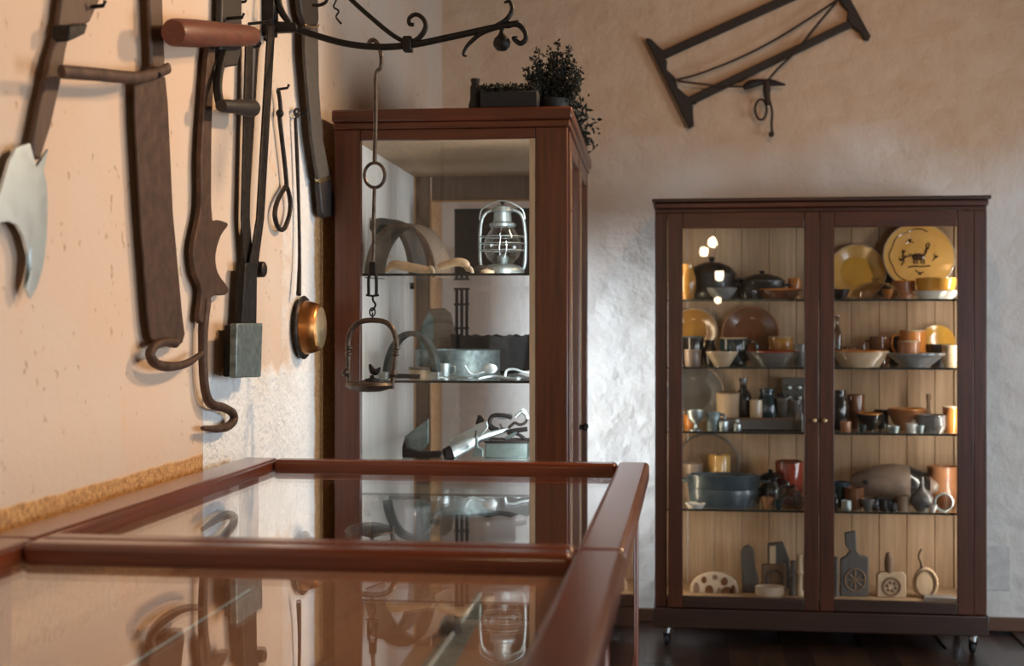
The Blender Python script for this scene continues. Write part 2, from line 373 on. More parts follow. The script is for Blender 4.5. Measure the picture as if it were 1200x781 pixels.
for x0 in (TX0+.004, TX1-.040): MB().box(x0, x0+.03, TY0+.045, TY1-.045, .555, .62).build('apron', 'polished_y', tb, bevel=.003)
for y0 in (TY0+.004, TY1-.034): MB().box(TX0+.045, TX1-.045, y0, y0+.03, .555, .62).build('apron', 'polished_x', tb, bevel=.003)
MB().box(TX0+.034, TX1-.034, TY0+.034, TY1-.034, ZB+.02, ZB+.045).build('case_floor', 'case_floor', tb)
ZI = ZB+.046
# old saw lying in the case
def fz(px, py, z=ZI+.004): return PZ(px, py, z)
sw = thing('long_saw', 'long grey iron saw blade with bolt lying under the table glass', 'saw', fz(540, 740))
a0, a1, b0, b1 = fz(561, 694), fz(478, 800), fz(566, 716), fz(520, 800)
edge = []
for i in range(25):
    t = i/24; p = b0.lerp(b1, t); n_ = (b0-a0).normalized(); edge.append(p+n_*(.009 if i % 2 else 0))
MB().slab([a0]+edge+[a1], (0, 0, -.003)).build('blade', 'plate_steel', sw)
m1, m2 = fz(563, 697, ZI+.006), fz(490, 800, ZI+.006)
MB().tube([m1, m2], .004, 6).build('back_rib', 'bright_steel', sw)
MB().lathe([(0, .03), (.012, .028), (.02, .015), (.022, 0), (0, 0)], 14, T(*fz(528, 741))).build('bolt', 'black_iron', sw)
tag(MB().tube([fz(292, 692), fz(120, 800)], .0035, 6).build('steel_rod', 'bright_steel', loc=fz(210, 745)), 'thin bright steel rod lying lengthwise under the table glass', 'rod')

# ================================================================== TALL CABINET (end on, in the corner)
CO = Vector((-1.112, 4.285, 0)); CR = math.radians(1.5); CW, CD, CH = .742, 1.40, 2.074
tc = thing('tall_cabinet', 'tall mahogany glass cabinet seen end-on in the corner by the tools', 'cabinet', CO, rz=CR); tc['_o'] = [0, 0, 0]
CMX = Matrix.Translation(CO) @ Matrix.Rotation(CR, 4, 'Z')
def cb(name, x0, x1, y0, y1, z0, z1, mat, bevel=.003, parent=None):
    return MB().box(x0, x1, y0, y1, z0, z1).build(name, mat, parent or tc, local=True, bevel=bevel, smooth=.7 if bevel else 0)
cb('cornice', -.006, CW+.016, -.016, CD+.016, CH-.040, CH, 'mahogany_x', .007)
cb('cornice', -.002, CW+.008, -.008, CD+.008, CH-.062, CH-.040, 'mahogany_x', .004)
ZG0, ZG1 = .22, 1.978
cb('top_board', .01, CW-.01, .012, CD-.01, ZG1+.028, CH-.062, 'back_board', 0)
cb('bottom_board', .01, CW-.01, .03, CD-.03, .17, ZG0-.002, 'back_board', 0)
cb('plinth', 0, CW, .008, CD, .04, .17, 'mahogany_x')
SL, SR = .084, .100
cb('front_stile', 0, SL, 0, .032, .17, CH-.062, 'mahogany_z')
cb('front_stile', CW-SR, CW, 0, .032, .17, CH-.062, 'mahogany_z')
cb('front_rail', SL, CW-SR, .002, .030, ZG1, CH-.062, 'mahogany_x')
cb('front_rail', SL, CW-SR, .002, .030, .17, ZG0, 'mahogany_x')
cb('front_glass', SL-.006, CW-SR+.006, .014, .019, ZG0-.006, ZG1+.006, 'cabinet_glass', 0)
cb('lit_edge', CW-SR-.020, CW-SR-.0005, .003, .013, ZG0, ZG1, 'carved_pale', .002)  # inner edge of the stile, its lit look put into a pale colour
# wall-side boards
for k in range(7):
    y0 = .034+k*(CD-.07)/7
    cb('side_board', .004, .022, y0+.001, y0+(CD-.07)/7-.001, .17, CH-.062, 'pale_board', .002)
# far end frame with its own glass
cb('rear_stile', .0, .086, CD-.034, CD, .17, CH-.062, 'end_frame'); cb('rear_bead', .022, .030, CD-.044, CD-.0345, .17, CH-.062, 'honey_wood', .002); cb('rear_bead', .086, .093, CD-.036, CD-.010, ZG0+.03, ZG1-.07, 'honey_wood', .002)
cb('rear_stile', CW-.095, CW, CD-.034, CD, .17, CH-.062, 'mahogany_z')
cb('rear_rail', .095, CW-.095, CD-.032, CD-.002, ZG1-.07, CH-.062, 'end_frame'); cb('rear_bead', .095, CW-.095, CD-.040, CD-.0325, ZG1-.078, ZG1-.070, 'honey_wood', .002)
cb('rear_rail', .095, CW-.095, CD-.032, CD-.002, .17, ZG0+.03, 'honey_wood')
cb('rear_glass', .09, CW-.09, CD-.018, CD-.013, ZG0+.02, ZG1-.06, 'pane_glass', 0)
cb('corner_post', CW-.045, CW-.002, .034, .075, .17, CH-.062, 'mahogany_z')
cb('corner_post', CW-.045, CW-.002, CD-.075, CD-.036, .17, CH-.062, 'mahogany_z')
# glazed side doors towards the room
for k in range(2):
    y0 = .078+k*(CD-.156)/2; y1 = y0+(CD-.156)/2-.003
    d = bpy.data.objects.new('side_door', None); C.objects.link(d); d.parent = tc; d['_o'] = [0, 0, 0]
    for a, b_ in ((y0, y0+.055), (y1-.055, y1)): cb('door_stile', CW-.026, CW+.004, a, b_, .175, CH-.066, 'mahogany_z', .003, d)
    cb('door_rail', CW-.024, CW+.002, y0+.055, y1-.055, ZG1-.03, CH-.066, 'mahogany_x', .003, d)
    cb('door_rail', CW-.024, CW+.002, y0+.055, y1-.055, .175, .26, 'mahogany_x', .003, d)
    cb('door_glass', CW-.014, CW-.009, y0+.05, y1-.05, .255, ZG1-.025, 'pane_glass', 0, d)
    cb('gilt_bead', CW+.002, CW+.006, y0+.052, y0+.06, .26, ZG1-.03, 'brass_pale', 0, d)
    yk = y1-.028 if k == 0 else y0+.028
    MB().lathe([(0, .03), (.010, .027), (.013, .018), (.006, .008), (.008, 0), (0, 0)], 12, T(CW+.004, yk, 1.02) @ Matrix.Rotation(math.pi/2, 4, 'Y')).build('knob', 'black_iron', d, local=True)
for x0 in (.01, CW-.07):
    for y0 in (.02, CD-.08): cb('foot', x0, x0+.06, y0, y0+.06, 0, .04, 'mahogany_z')
cb('strip_lamp', CW-SR+.006, CW-SR+.018, .034, .046, .3, 1.95, 'chrome', .002)
lq = CMX @ Vector((CW-SR+.004, .052, 1.3)); area('strip_lamp_light', lq, CMX @ Vector((.0, .55, 1.3)), .012, 1.3, 4.4, (.92, .97, 1))
SH1, SH2, SH3, SH4 = 1.556, 1.214, .957, .62
for z in (SH1, SH2, SH3, SH4):
    g = cb('glass_shelf', .024, CW-.05, .05, CD-.05, z-.007, z, 'shelf_glass', 0)
    cb('polished_edge', .024, CW-.05, .047, .0498, z-.0075, z+.0005, 'shelf_edge', 0, g)
    for xx in (.023, CW-.06):
        for yy in (.12, CD-.14): cb('shelf_pin', xx, xx+.014, yy, yy+.012, z-.020, z-.0075, 'black_iron', 0, g)
# dark upright sheet filling the area behind the lantern
def cl(p): return CMX @ Vector(p)
# --- things in the tall cabinet
def base(px, Y, z): q = PY(px, 400, Y); return Vector((q.x, Y, z))
# lantern
p = base(589, 4.62, SH1); s = mpp(p); lt = thing('hurricane_lantern', 'silver hurricane lantern with clear glass globe on the top shelf', 'lantern', p)
u = s
MB().lathe([(0, 0), (25*u, 0), (26*u, 3*u), (25*u, 8*u), (20*u, 12*u), (12*u, 14*u), (0, 14*u)], 28, T(*p)).build('fuel_tank', 'tin', lt)
MB().lathe([(11*u, 14*u), (19*u, 22*u), (23*u, 33*u), (21*u, 43*u), (14*u, 55*u), (13*u, 58*u), (12.4*u, 58*u), (13.4*u, 55*u), (20.4*u, 43*u), (22.4*u, 33*u), (18.4*u, 22*u), (10.5*u, 14*u)], 28, T(*p)).build('glass_globe', 'clear_glass', lt)
MB().lathe([(0, 58*u), (15*u, 58*u), (16*u, 61*u), (11*u, 64*u), (10*u, 74*u), (13*u, 76*u), (11*u, 81*u), (4*u, 84*u), (0, 84*u)], 24, T(*p)).build('chimney_cap', 'tin', lt)
MB().lathe([(0, 14*u), (6*u, 14*u), (7*u, 22*u), (3*u, 26*u), (0, 26*u)], 14, T(*p)).build('burner', 'plate_steel', lt)
for sg in (-1, 1):
    MB().tube(smoothp([p+Vector((sg*x*u, 0, z*u)) for x, z in ((22, 4), (26, 14), (27, 40), (25, 64), (20, 74), (11, 78))], 5), 2.0*u, 10).build('side_tube', 'tin', lt)
for k, z in enumerate((30, 38, 46)):
    MB().tube([p+Vector((27*math.cos(2*math.pi*i/20)*u, 24*math.sin(2*math.pi*i/20)*u, z*u)) for i in range(20)], .6*u, 5, closed=True).build('wire_guard', 'tin', lt)
MB().tube(smoothp([p+Vector((x*u, -4*u, z*u)) for x, z in ((-27, 66), (-24, 78), (-10, 86), (0, 88), (12, 85), (24, 77), (27, 66))], 5), .9*u, 6).build('bail_handle', 'tin', lt)
MB().ball(p+Vector((0, 0, 87*u)), 3*u).build('top_knob', 'black_iron', lt)
# horse collar / bentwood hoops
def hoop(name, label, cat, px, Y, zb, rx, rz, depth, th, mat, a0=0, a1=math.pi, rot=0, group=None):
    p = base(px, Y, zb); s = mpp(p); n = 32
    pts = [(math.cos(a0+(a1-a0)*i/n), math.sin(a0+(a1-a0)*i/n)) for i in range(n+1)]
    m = MB(); vs, fs = [], []
    for cx, cz in pts:
        for r, d in ((0, 0), (th, 0), (th, depth), (0, depth)):
            q = Vector((cx*(rx*s-r), d, cz*(rz*s-r))); q.rotate(Matrix.Rotation(rot, 3, 'Z')); vs.append(p+q)
    for i in range(n):
        for k in range(4): fs.append((i*4+k, i*4+(k+1) % 4, i*4+4+(k+1) % 4, i*4+4+k))
    fs += [(0, 1, 2, 3), (n*4+3, n*4+2, n*4+1, n*4)]
    m.add(vs, fs); return m, p
m, p = hoop('', '', '', 468, 4.47, SH1, 46, 62, .13, .012, 'bentwood', -.05, math.pi+.05, -.25)
o = thing('wooden_hoop', 'bent pale wooden hoop arching over the horn tools', 'hoop', p); m.build('band', 'bentwood', o)
m2_, p2 = hoop('', '', '', 470, 4.455, SH1, 44, 60, .02, .008, 'horn', 0, math.pi, -.25); m2_.build('lining', 'bentwood', o)
m, p = hoop('', '', '', 446, 4.72, SH1, 44, 70, .10, .02, 'leather', -.02, math.pi+.02, -.3)
o = thing('leather_collar', 'dark leather collar standing behind the bent wooden hoop', 'collar', p); m.build('collar_band', 'leather', o)
# horn tools on the top shelf
for k, (pts, rs, lab) in enumerate((
    (((452, 315), (460, 307), (472, 308), (488, 311), (503, 314)), (1.8, 5, 5.6, 5.4, 5), 'curved tan horn under the wooden hoop, tip pointing to the hanging lamp'),
    (((548, 318), (546, 310), (538, 307), (526, 309), (514, 313)), (1.5, 5, 5.4, 5, 4.2), 'short curved tan horn lying before the lantern'))):
    P_ = [PY(x, y, 4.40) for x, y in pts]; lo = min(q.z for q in P_)
    P_ = [q+Vector((0, 0, SH1+.008-lo)) for q in P_]; s = mpp(P_[0]); sp_ = smoothp(P_, 6)
    o = thing('horn_tool', lab, 'horn', (P_[2].x, 4.40, SH1)); MB().tube(sp_, [r*s for r in lerpr(rs, len(sp_))], 10).build('horn', 'horn', o)
    e = P_[-1] if k == 0 else P_[0]
    q = [e+Vector((0, 0, .004)), e+Vector((.008, -.004, .010)), e+Vector((.016, -.008, -.004)), e+Vector((.010, -.01, -.010))]
    MB().tube(smoothp(q, 4), lerpr((.009, .008, .006, .003), 13), 8).build('horn_tip', 'carved_pale', o)
p = base(565, 4.5, SH1); s = mpp(p); o = thing('shoe_last', 'small dark and cream carved shoe beside the lantern', 'shoe', p)
MB().lathe([(0, 0), (1, 0), (1.05, .25), (.8, .6), (.3, .8), (0, .85)], 16, T(*p) @ Matrix.Diagonal((14*s, 9*s, 14*s, 1))).build('body', 'black_leather', o)
MB().lathe([(0, 0), (1, 0), (.9, .5), (0, .8)], 12, T(p.x+.02, p.y-.025, p.z) @ Matrix.Diagonal((9*s, 7*s, 9*s, 1))).build('toe', 'carved_pale', o)
# dark panel behind the lantern
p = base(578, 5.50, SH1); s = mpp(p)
o = thing('dark_sheet', 'flat dark sheet standing behind the lantern', 'iron sheet', p)
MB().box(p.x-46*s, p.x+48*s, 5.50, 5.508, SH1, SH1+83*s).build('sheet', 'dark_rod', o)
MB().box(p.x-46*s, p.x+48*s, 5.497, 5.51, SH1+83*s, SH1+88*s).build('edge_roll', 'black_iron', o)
# middle shelf
m, p = hoop('', '', '', 480, 4.42, SH2, 34, 57, .05, .016, 'tin', 0, math.pi, -.12)
o = thing('metal_hoop', 'greenish iron half hoop standing on the middle shelf', 'hoop', p); m.build('band', 'hoop_iron', o)
q = base(508, 4.42, SH2)
for k, xx in enumerate((449, 510)):
    q = base(xx, 4.415, SH2); MB().box(q.x-.014, q.x+.014, q.y-.012, q.y+.05, SH2, SH2+.025).build('hoop_foot', 'tin', o, bevel=.003)
p = base(512, 5.05, SH2); s = mpp(p); o = thing('wooden_backboard', 'rounded brown wooden board standing behind the sieve', 'board', p)
out = [PY(x, y, 5.05) for x, y in ((490, 440), (491, 395), (495, 372), (503, 362), (520, 361), (528, 367), (533, 390), (536, 440))]
lo = min(v.z for v in out); out = [v+Vector((0, 0, max(0, SH2-lo) if v.z-lo < .01 else 0)) for v in out]
for v in out: v.z = max(v.z, SH2)
MB().slab(out, (0, .022, 0)).build('board', 'bentwood', o, bevel=.006)
out2 = [v+Vector((.0, -.003, 0)) for v in [PY(x, y, 5.05) for x, y in ((492, 435), (493, 396), (497, 376), (503, 366), (508, 372), (508, 435))]]
MB().slab(out2, (0, .003, 0)).build('patina_plate', 'tin_green', o)
p = base(536, 4.72, SH2); s = mpp(p); o = thing('flour_sieve', 'round tin sieve on the middle shelf beside the iron hoop', 'sieve', p)
r = 50*s
MB().lathe([(r*.98, 0), (r, .004), (r, 29*s), (r*1.02, 31*s), (r*.99, 31*s), (r*.97, 28*s), (r*.965, .004)], 40, T(*p)).build('rim', 'plate_steel', o)
MB().lathe([(0, .010), (r*.965, .010), (r*.965, .013), (0, .013)], 40, T(*p)).build('mesh_bottom', 'dark_rod', o)
p = base(577, 4.98, SH2); s = mpp(p); o = thing('fluted_pan', 'black fluted cake pan at the back of the middle shelf', 'pan', p)
prof = []; m = MB(); n = 72
vs, fs = [], []
for r, z in ((30, 0), (44, 4), (50, 46), (48, 46), (42, 6), (0.5, 4)):
    for k in range(n):
        a = 2*math.pi*k/n; wv = (1.6*abs(math.sin(a*6))) if r > 40 else 0
        vs.append(p+Vector(((r-wv)*s*math.cos(a), (r-wv)*s*.7*math.sin(a), (z+(-2.6*abs(math.sin(a*6)) if z > 40 else 0))*s)))
for i in range(5):
    for k in range(n): fs.append((i*n+k, i*n+(k+1) % n, i*n+n+(k+1) % n, i*n+n+k))
m.add(vs, fs); m.build('body', 'black_iron', o)
p = base(497, 4.60, SH2); s = mpp(p); o = thing('wooden_box', 'small round pale box lying inside the iron hoop', 'box', p)
MB().lathe([(0, 0), (17*s, 0), (17*s, 9*s), (0, 9*s)], 26, T(*p)).build('body', 'carved_pale', o)
MB().lathe([(0, 9*s), (18*s, 9*s), (18*s, 12*s), (0, 13*s)], 26, T(*p)).build('lid', 'bentwood', o)
def spoon(name, label, cat, pts, Y, z, mat, r, bowl=None, bowlmat=None):
    P_ = [base(x, Y+dy, z+h) for x, dy, h in pts]; o = thing(name, label, cat, P_[0])
    MB().tube(smoothp(P_, 6), r, 8, flat=.5).build('handle', mat, o)
    if bowl:
        q = P_[-1]; MB().ball(q, 1, 14, bowl).build('bowl', bowlmat or mat, o)
    return o
spoon('tin_spoon', 'bright tin scoop tilted against the sieve on the middle shelf', 'scoop', ((545, 0, .045), (552, .01, .02), (563, .02, .024), (574, .03, .035)), 4.42, SH2, 'tin', .004, (.026, .012, .018), 'bright_steel')
spoon('ladle_hook', 'thin bent metal skimmer lying flat near the shelf edge', 'skimmer', ((512, 0, .008), (530, .02, .008), (548, .0, .008)), 4.40, SH2, 'tin', .004, (.02, .03, .005))
o = spoon('pastry_wheel', 'small bright pastry crimper at the end of the middle shelf', 'crimper', ((592, 0, .006), (594, .0, .03), (603, .0, .034), (612, 0, .026), (620, 0, .022)), 4.44, SH2, 'bright_steel', .005)
spoon('sugar_tongs', 'bright metal tongs lying under the tin scoop', 'tongs', ((560, 0, .006), (578, .03, .012), (598, .02, .006), (606, .0, .006)), 4.40, SH2, 'tin', .005, (.014, .02, .006))
spoon('iron_chisel', 'dark flat iron chisel lying along the middle shelf front', 'chisel', ((456, 0, .012), (476, .0, .012), (492, .0, .010)), 4.385, SH2, 'black_iron', .010)
p = base(519, 4.55, SH2); s = mpp(p); o = thing('tin_measure', 'little tin measuring cup in front of the sieve', 'cup', p)
MB().lathe([(0, 0), (8*s, 0), (9*s, 17*s), (8.3*s, 17*s), (7.3*s, 2*s), (0, 2*s)], 20, T(*p)).build('body', 'tin', o)
MB().tube(smoothp([p+Vector((x*s, 0, z*s)) for x, z in ((8.5, 14), (14, 13), (13, 5), (8, 4))], 4), 1*s, 6).build('handle', 'tin', o)
# hanging strap behind shelf 1-2
p = base(541, 5.3, SH2); s = mpp(p); o = thing('ribbed_stand', 'dark ribbed iron grate standing upright at the back of the middle shelf', 'grate', p)
for dx in (-6, 0, 6): MB().box(p.x+(dx-1.8)*s, p.x+(dx+1.8)*s, 5.3, 5.312, SH2, SH2+96*s).build('bar', 'dark_rod', o)
for z in (20, 48, 76, 94): MB().box(p.x-9*s, p.x+9*s, 5.296, 5.316, SH2+z*s, SH2+(z+2.5)*s).build('crossbar', 'dark_rod', o)
# lower shelf
o = thing('plane_iron', 'greenish flat iron with raised plate at the bottom shelf', 'flat iron', base(490, 4.45, SH3))
def sp(px, py, Y): q = PY(px, py, Y); q.z = max(q.z, SH3); return q
MB().slab([sp(x, y, 4.46) for x, y in ((474, 512), (502, 491), (502, 520), (494, 530), (478, 528), (474, 520))], (0, .012, 0)).build('plate', 'tin_green', o, bevel=.002)
MB().slab([sp(x, y, 4.44) for x, y in ((471, 524), (474, 514), (478, 526), (492, 531), (515, 530), (515, 545), (471, 545))], (0, .06, 0)).build('base', 'black_iron', o, bevel=.004)
o = thing('tin_gutter', 'bright folded tin scoop slanting across the bottom shelf', 'scoop', base(545, 4.5, SH3))
MB().slab([sp(x, y, 4.47) for x, y in ((526, 517), (562, 496), (571, 494), (572, 502), (562, 513), (530, 527))], (0, .010, 0)).build('upper_flange', 'tin', o, bevel=.002)
MB().tube([sp(529, 531, 4.45), sp(545, 523, 4.47), sp(561, 514, 4.49), sp(597, 503, 4.52)], [.024, .022, .015, .006], 14).build('tapered_pipe', 'bright_steel', o)
MB().tube([sp(521, 533, 4.44), sp(528.5, 531, 4.45)], [.020, .025], 14).build('mouth', 'black_iron', o)
MB().slab([sp(x, y, 4.50) for x, y in ((557, 497), (560, 487), (563, 487), (568, 493), (562, 499))], (0, .006, 0)).build('ear', 'black_iron', o)
o = thing('harness_bit', 'tangle-shaped iron harness bit with silver rings on the bottom shelf', 'harness bit', base(600, 4.52, SH3))
for k, (pts, r, mt) in enumerate((
    (((573, 497), (577, 488), (590, 487), (600, 490)), .007, 'black_iron'), (((580, 486), (590, 489), (600, 487)), .008, 'tin'),
    (((570, 496), (578, 503), (584, 505)), .010, 'black_iron'), (((596, 502), (603, 496), (609, 498), (615, 496), (618, 492)), .005, 'dark_rod'),
    (((604, 489), (611, 483), (617, 487)), .005, 'tin'), (((612, 480), (616, 484), (619, 491)), .009, 'bright_steel'),
    (((594, 507), (604, 505), (618, 503)), .008, 'black_iron'), (((604, 508), (612, 512), (616, 517)), .006, 'black_iron'),
    (((586, 497), (588, 502), (592, 503)), .004, 'dark_rod'), (((593, 515), (600, 510), (605, 506)), .007, 'tin_green'), (((578, 515), (582, 521), (590, 522)), .006, 'black_iron'))):
    P_ = [sp(x, y, 4.50+.01*(k % 3)) for x, y in pts]; MB().tube(smoothp(P_, 5), r, 8).build('bit_arm', mt, o)
p0 = base(592, 4.46, SH3); s = mpp(p0); o = thing('tin_tray', 'low dark metal box in front of the harness bit', 'box', p0)
MB().box(p0.x-24*s, p0.x+26*s, 4.46, 4.56, SH3, SH3+.050).build('body', 'tin_green', o, bevel=.003)
MB().box(p0.x-25*s, p0.x+27*s, 4.455, 4.565, SH3+.050, SH3+.058).build('lid', 'black_iron', o, bevel=.002)
p0 = base(557, 4.42, SH3); s = mpp(p0); o = thing('iron_clamp', 'small greenish iron clamp standing before the tin scoop', 'clamp', p0)
MB().slab([sp(x, y, 4.42) for x, y in ((553, 536), (556, 527), (557, 512), (559, 511), (560, 524), (566, 527), (566, 536))], (0, .02, 0)).build('body', 'tin_green', o, bevel=.002)
MB().tube([sp(557, 512, 4.43), sp(558, 505, 4.43)], .003, 6).build('screw', 'black_iron', o)
# lowest shelf and floor of the cabinet, seen through the table glass
for k, (px, Y, rr, hh, mt, lab) in enumerate(((470, 4.6, .10, .16, 'enamel_grey', 'grey enamel pot low in the tall cabinet'), (560, 4.7, .13, .11, 'iron_pot', 'black iron pot low in the tall cabinet'))):
    p = base(px, Y, SH4); o = thing('cooking_pot', lab, 'pot', p)
    MB().lathe([(0, 0), (rr*.85, 0), (rr, .03), (rr, hh), (rr*1.06, hh+.006), (rr*.96, hh), (rr*.94, .02), (0, .012)], 30, T(*p)).build('body', mt, o)
    for sg in (-1, 1): MB().tube(smoothp([p+Vector((sg*rr, -.03, hh*.8)), p+Vector((sg*(rr+.03), -.02, hh*.85)), p+Vector((sg*(rr+.03), .02, hh*.85)), p+Vector((sg*rr, .03, hh*.8))], 4), .006, 6).build('handle', mt, o)
# --- on top of the tall cabinet
def top(px, py, Y): return PY(px, py, Y)
p = base(557, 4.34, CH); s = mpp(p); o = thing('black_bottle', 'small black jar at the end of the planter on the cabinet top', 'jar', p)
MB().lathe([(0, 0), (8*s, 0), (8*s, 6*s), (6*s, 14*s), (6*s, 28*s), (4.5*s, 30*s), (5*s, 34*s), (0, 34*s)], 14, T(*p)).build('body', 'planter_black', o)
MB().lathe([(0, 34*s), (5.4*s, 34*s), (5.4*s, 37*s), (0, 38*s)], 14, T(*p)).build('stopper', 'planter_black', o)
p = base(599, 4.36, CH); s = mpp(p); o = thing('trough_planter', 'black trough planter with low growth on the cabinet top', 'planter', p)
MB().box(p.x-34*s, p.x+34*s, 4.30, 4.42, CH, CH+20*s).build('trough', 'planter_black', o, bevel=.006)
def leaves(cloud, size, seed=1):
    rnd = random.Random(seed); m = MB()
    for c in cloud:
        d = Vector((rnd.gauss(0, 1), rnd.gauss(0, 1), rnd.gauss(0, 1)+.4)).normalized(); e = d.orthogonal().normalized(); e.rotate(Matrix.Rotation(rnd.uniform(0, 6.28), 3, d)); g = d.cross(e)
        L_, W_ = size*rnd.uniform(.7, 1.3), size*.5; c = Vector(c)
        m.add([c-d*L_, c+e*W_, c+d*L_, c-e*W_, c+g*W_*.7, c-g*W_*.7], [(0, 1, 4), (1, 2, 4), (2, 3, 4), (3, 0, 4), (1, 0, 5), (2, 1, 5), (3, 2, 5), (0, 3, 5)])
    return m
rnd = random.Random(3); cl_ = []
for i in range(1100): cl_.append((p.x+rnd.uniform(-34, 34)*s, rnd.uniform(4.305, 4.41), CH+(17+rnd.random()*11+max(0, rnd.gauss(0, 1.6)))*s))
f = leaves(cl_, 2.4*s, 4).build('low_growth', 'foliage_dark', o); f['kind'] = 'stuff'
# bushy dried plant
p = base(648, 4.40, CH); s = mpp(p); o = thing('dried_bouquet', 'bushy dried dark bouquet rising above the cabinet corner', 'dried plant', p)
MB().lathe([(0, 0), (15*s, 0), (19*s, 14*s), (17*s, 15*s), (0, 12*s)], 16, T(*p)).build('pot', 'planter_black', o)
cl_ = []; m = MB(); rnd = random.Random(11)
tips = [(-27, 40), (-20, 57), (-16, 66), (-9, 52), (-5, 70), (2, 60), (7, 73), (12, 55), (17, 66), (20, 69), (26, 54), (30, 44), (-30, 48), (28, 30), (-24, 30), (0, 40), (12, 36), (32, 34), (-12, 34), (23, 20), (6, 26), (-18, 20)]
for tx, tz in tips:
    dy = rnd.uniform(-22, 22); e = p+Vector((tx*1.02*s, dy*s, tz*1.05*s)); a = p+Vector((tx*.15*s, 0, 8*s)); b_ = (a+e)/2+Vector((tx*.12*s, 0, 0))
    path = smoothp([a, b_, e], 5); m.tube(path, lerpr((.0035, .0015), len(path)), 5)
    for i in range(130):
        t = rnd.uniform(.1, 1.0); t = round(t*9)/9; k = min(int(t*(len(path)-1)), len(path)-1); q = path[k]
        rr = 2.7*s*(1.15-.2*t); cl_.append((q.x+rnd.gauss(0, rr), q.y+rnd.gauss(0, rr), q.z+rnd.gauss(0, rr)))
m.build('stems', 'foliage_dark', o)
f = leaves(cl_, 3.1*s, 5).build('seed_heads', 'foliage_dark', o); f['kind'] = 'stuff'
# garland along the room-side edge
g0, g1 = cl((CW-.030, .10, CH)), cl((CW-.030, 1.34, CH))
o = thing('dried_garland', 'dark spiky garland lying along the cabinet top edge', 'garland', g0); cl_ = []; sp_ = MB()
for i in range(1300):
    q = g0.lerp(g1, rnd.random()); a = rnd.uniform(0, math.pi); r = abs(rnd.gauss(0, .034)); cl_.append((q.x+r*math.cos(a)*.9, q.y+rnd.gauss(0, .01), CH+.014+r*math.sin(a)*1.5))
f = leaves(cl_, .013, 6).build('leaves', 'foliage_dark', o); f['kind'] = 'stuff'
MB().tube([g0+Vector((0, 0, .016)), g1+Vector((0, 0, .016))], .016, 7).build('vine', 'foliage_dark', o)
for i in range(11):
    q = g0.lerp(g1, (i+.5)/11); sp_.tube([q+Vector((.01, 0, .02)), q+Vector((.045, -.012, .062+.012*(i % 3)))], [.004, .001], 5)
sp_.build('spikes', 'foliage_dark', o)

# ================================================================== TOOLS ON THE OCHRE WALL
def W(px, py, off=.02): return PX(px, py, XL+off)
def wslab(pts, off, th, sm=0):
    if sm: pts = [(q.x, q.y) for q in smoothp([(x, y, 0) for x, y in pts], sm, True)]
    return MB().slab([W(x, y, off) for x, y in pts], (-th, 0, 0))
def wtube(pts, off, r, n=6, sides=10, flat=1, up=None):
    offs = off if isinstance(off, (list, tuple)) else [off]*len(pts)
    P_ = smoothp([W(x, y, o_) for (x, y), o_ in zip(pts, offs)], n)
    R_ = lerpr(r, len(P_)) if isinstance(r, (list, tuple)) else r
    return MB().tube(P_, R_, sides, flat, up)
def nail(parent, px, py, out=.05, r=.004):
    q = W(px, py, 0); MB().tube([q, q+Vector((out, 0, .004)), q+Vector((out+.004, 0, .014))], r, 6).build('nail', 'black_iron', parent)
# 1 peat spade
o = thing('peat_spade', 'long wooden shaft with bright steel barbed blade, nearest the camera', 'spade', W(30, 250, 0))
wslab(((73, -60), (122, -60), (118, 0), (106, 26), (100, 30), (84, 31), (81, 48), (78, 60), (72, 97), (60, 150), (48, 188), (40, 186), (39, 167), (48, 120), (60, 67), (68, 40), (73, 0)), .026, .014).build('shaft', 'old_shaft', o, bevel=.006)
wslab(((82, 29), (104, 28), (100, 40), (88, 46), (81, 49)), .050, .035).build('shade_block', 'black_iron', o, bevel=.004)  # black block paints in the shaded underside of the shaft's bulge
m = MB()
L_ = [(35, 168), (20, 173), (12, 188), (0, 228), (-14, 262), (-8, 266), (0, 261), (11, 259), (21, 264), (28, 277), (34, 300), (35, 322), (31, 338), (36, 350)]
Rg = [(57, 175), (51, 200), (55, 216), (56, 235), (55, 279), (51, 311), (44, 335)]
ridge = [(43, 196), (42, 225), (38, 265), (37, 290), (37, 312)]
ol = [W(x, y, .026) for x, y in L_]; orr = [W(x, y, .026) for x, y in Rg]; rd = [W(x, y, .031) for x, y in ridge]
vs = ol+rd+orr; nl, nr = len(ol), len(rd)
back = [v-Vector((.006, 0, 0)) for v in vs]
top_f = [tuple([*range(0, nl)]+[nl+i for i in range(nr-1, -1, -1)]), tuple([nl+i for i in range(nr)]+[nl-1]+[nl+nr+i for i in range(len(orr)-1, -1, -1)])]
nn = len(vs); loop = list(range(nl))+[nl+nr+i for i in range(len(orr)-1, -1, -1)]+[nl]
m.add(vs+back, top_f+[tuple(i+nn for i in reversed(f_)) for f_ in top_f]+[(loop[i], loop[(i+1) % len(loop)], nn+loop[(i+1) % len(loop)], nn+loop[i]) for i in range(len(loop))])
m.build('blade', 'bright_steel', o, smooth=.3)
nail(o, 92, 10, .05)
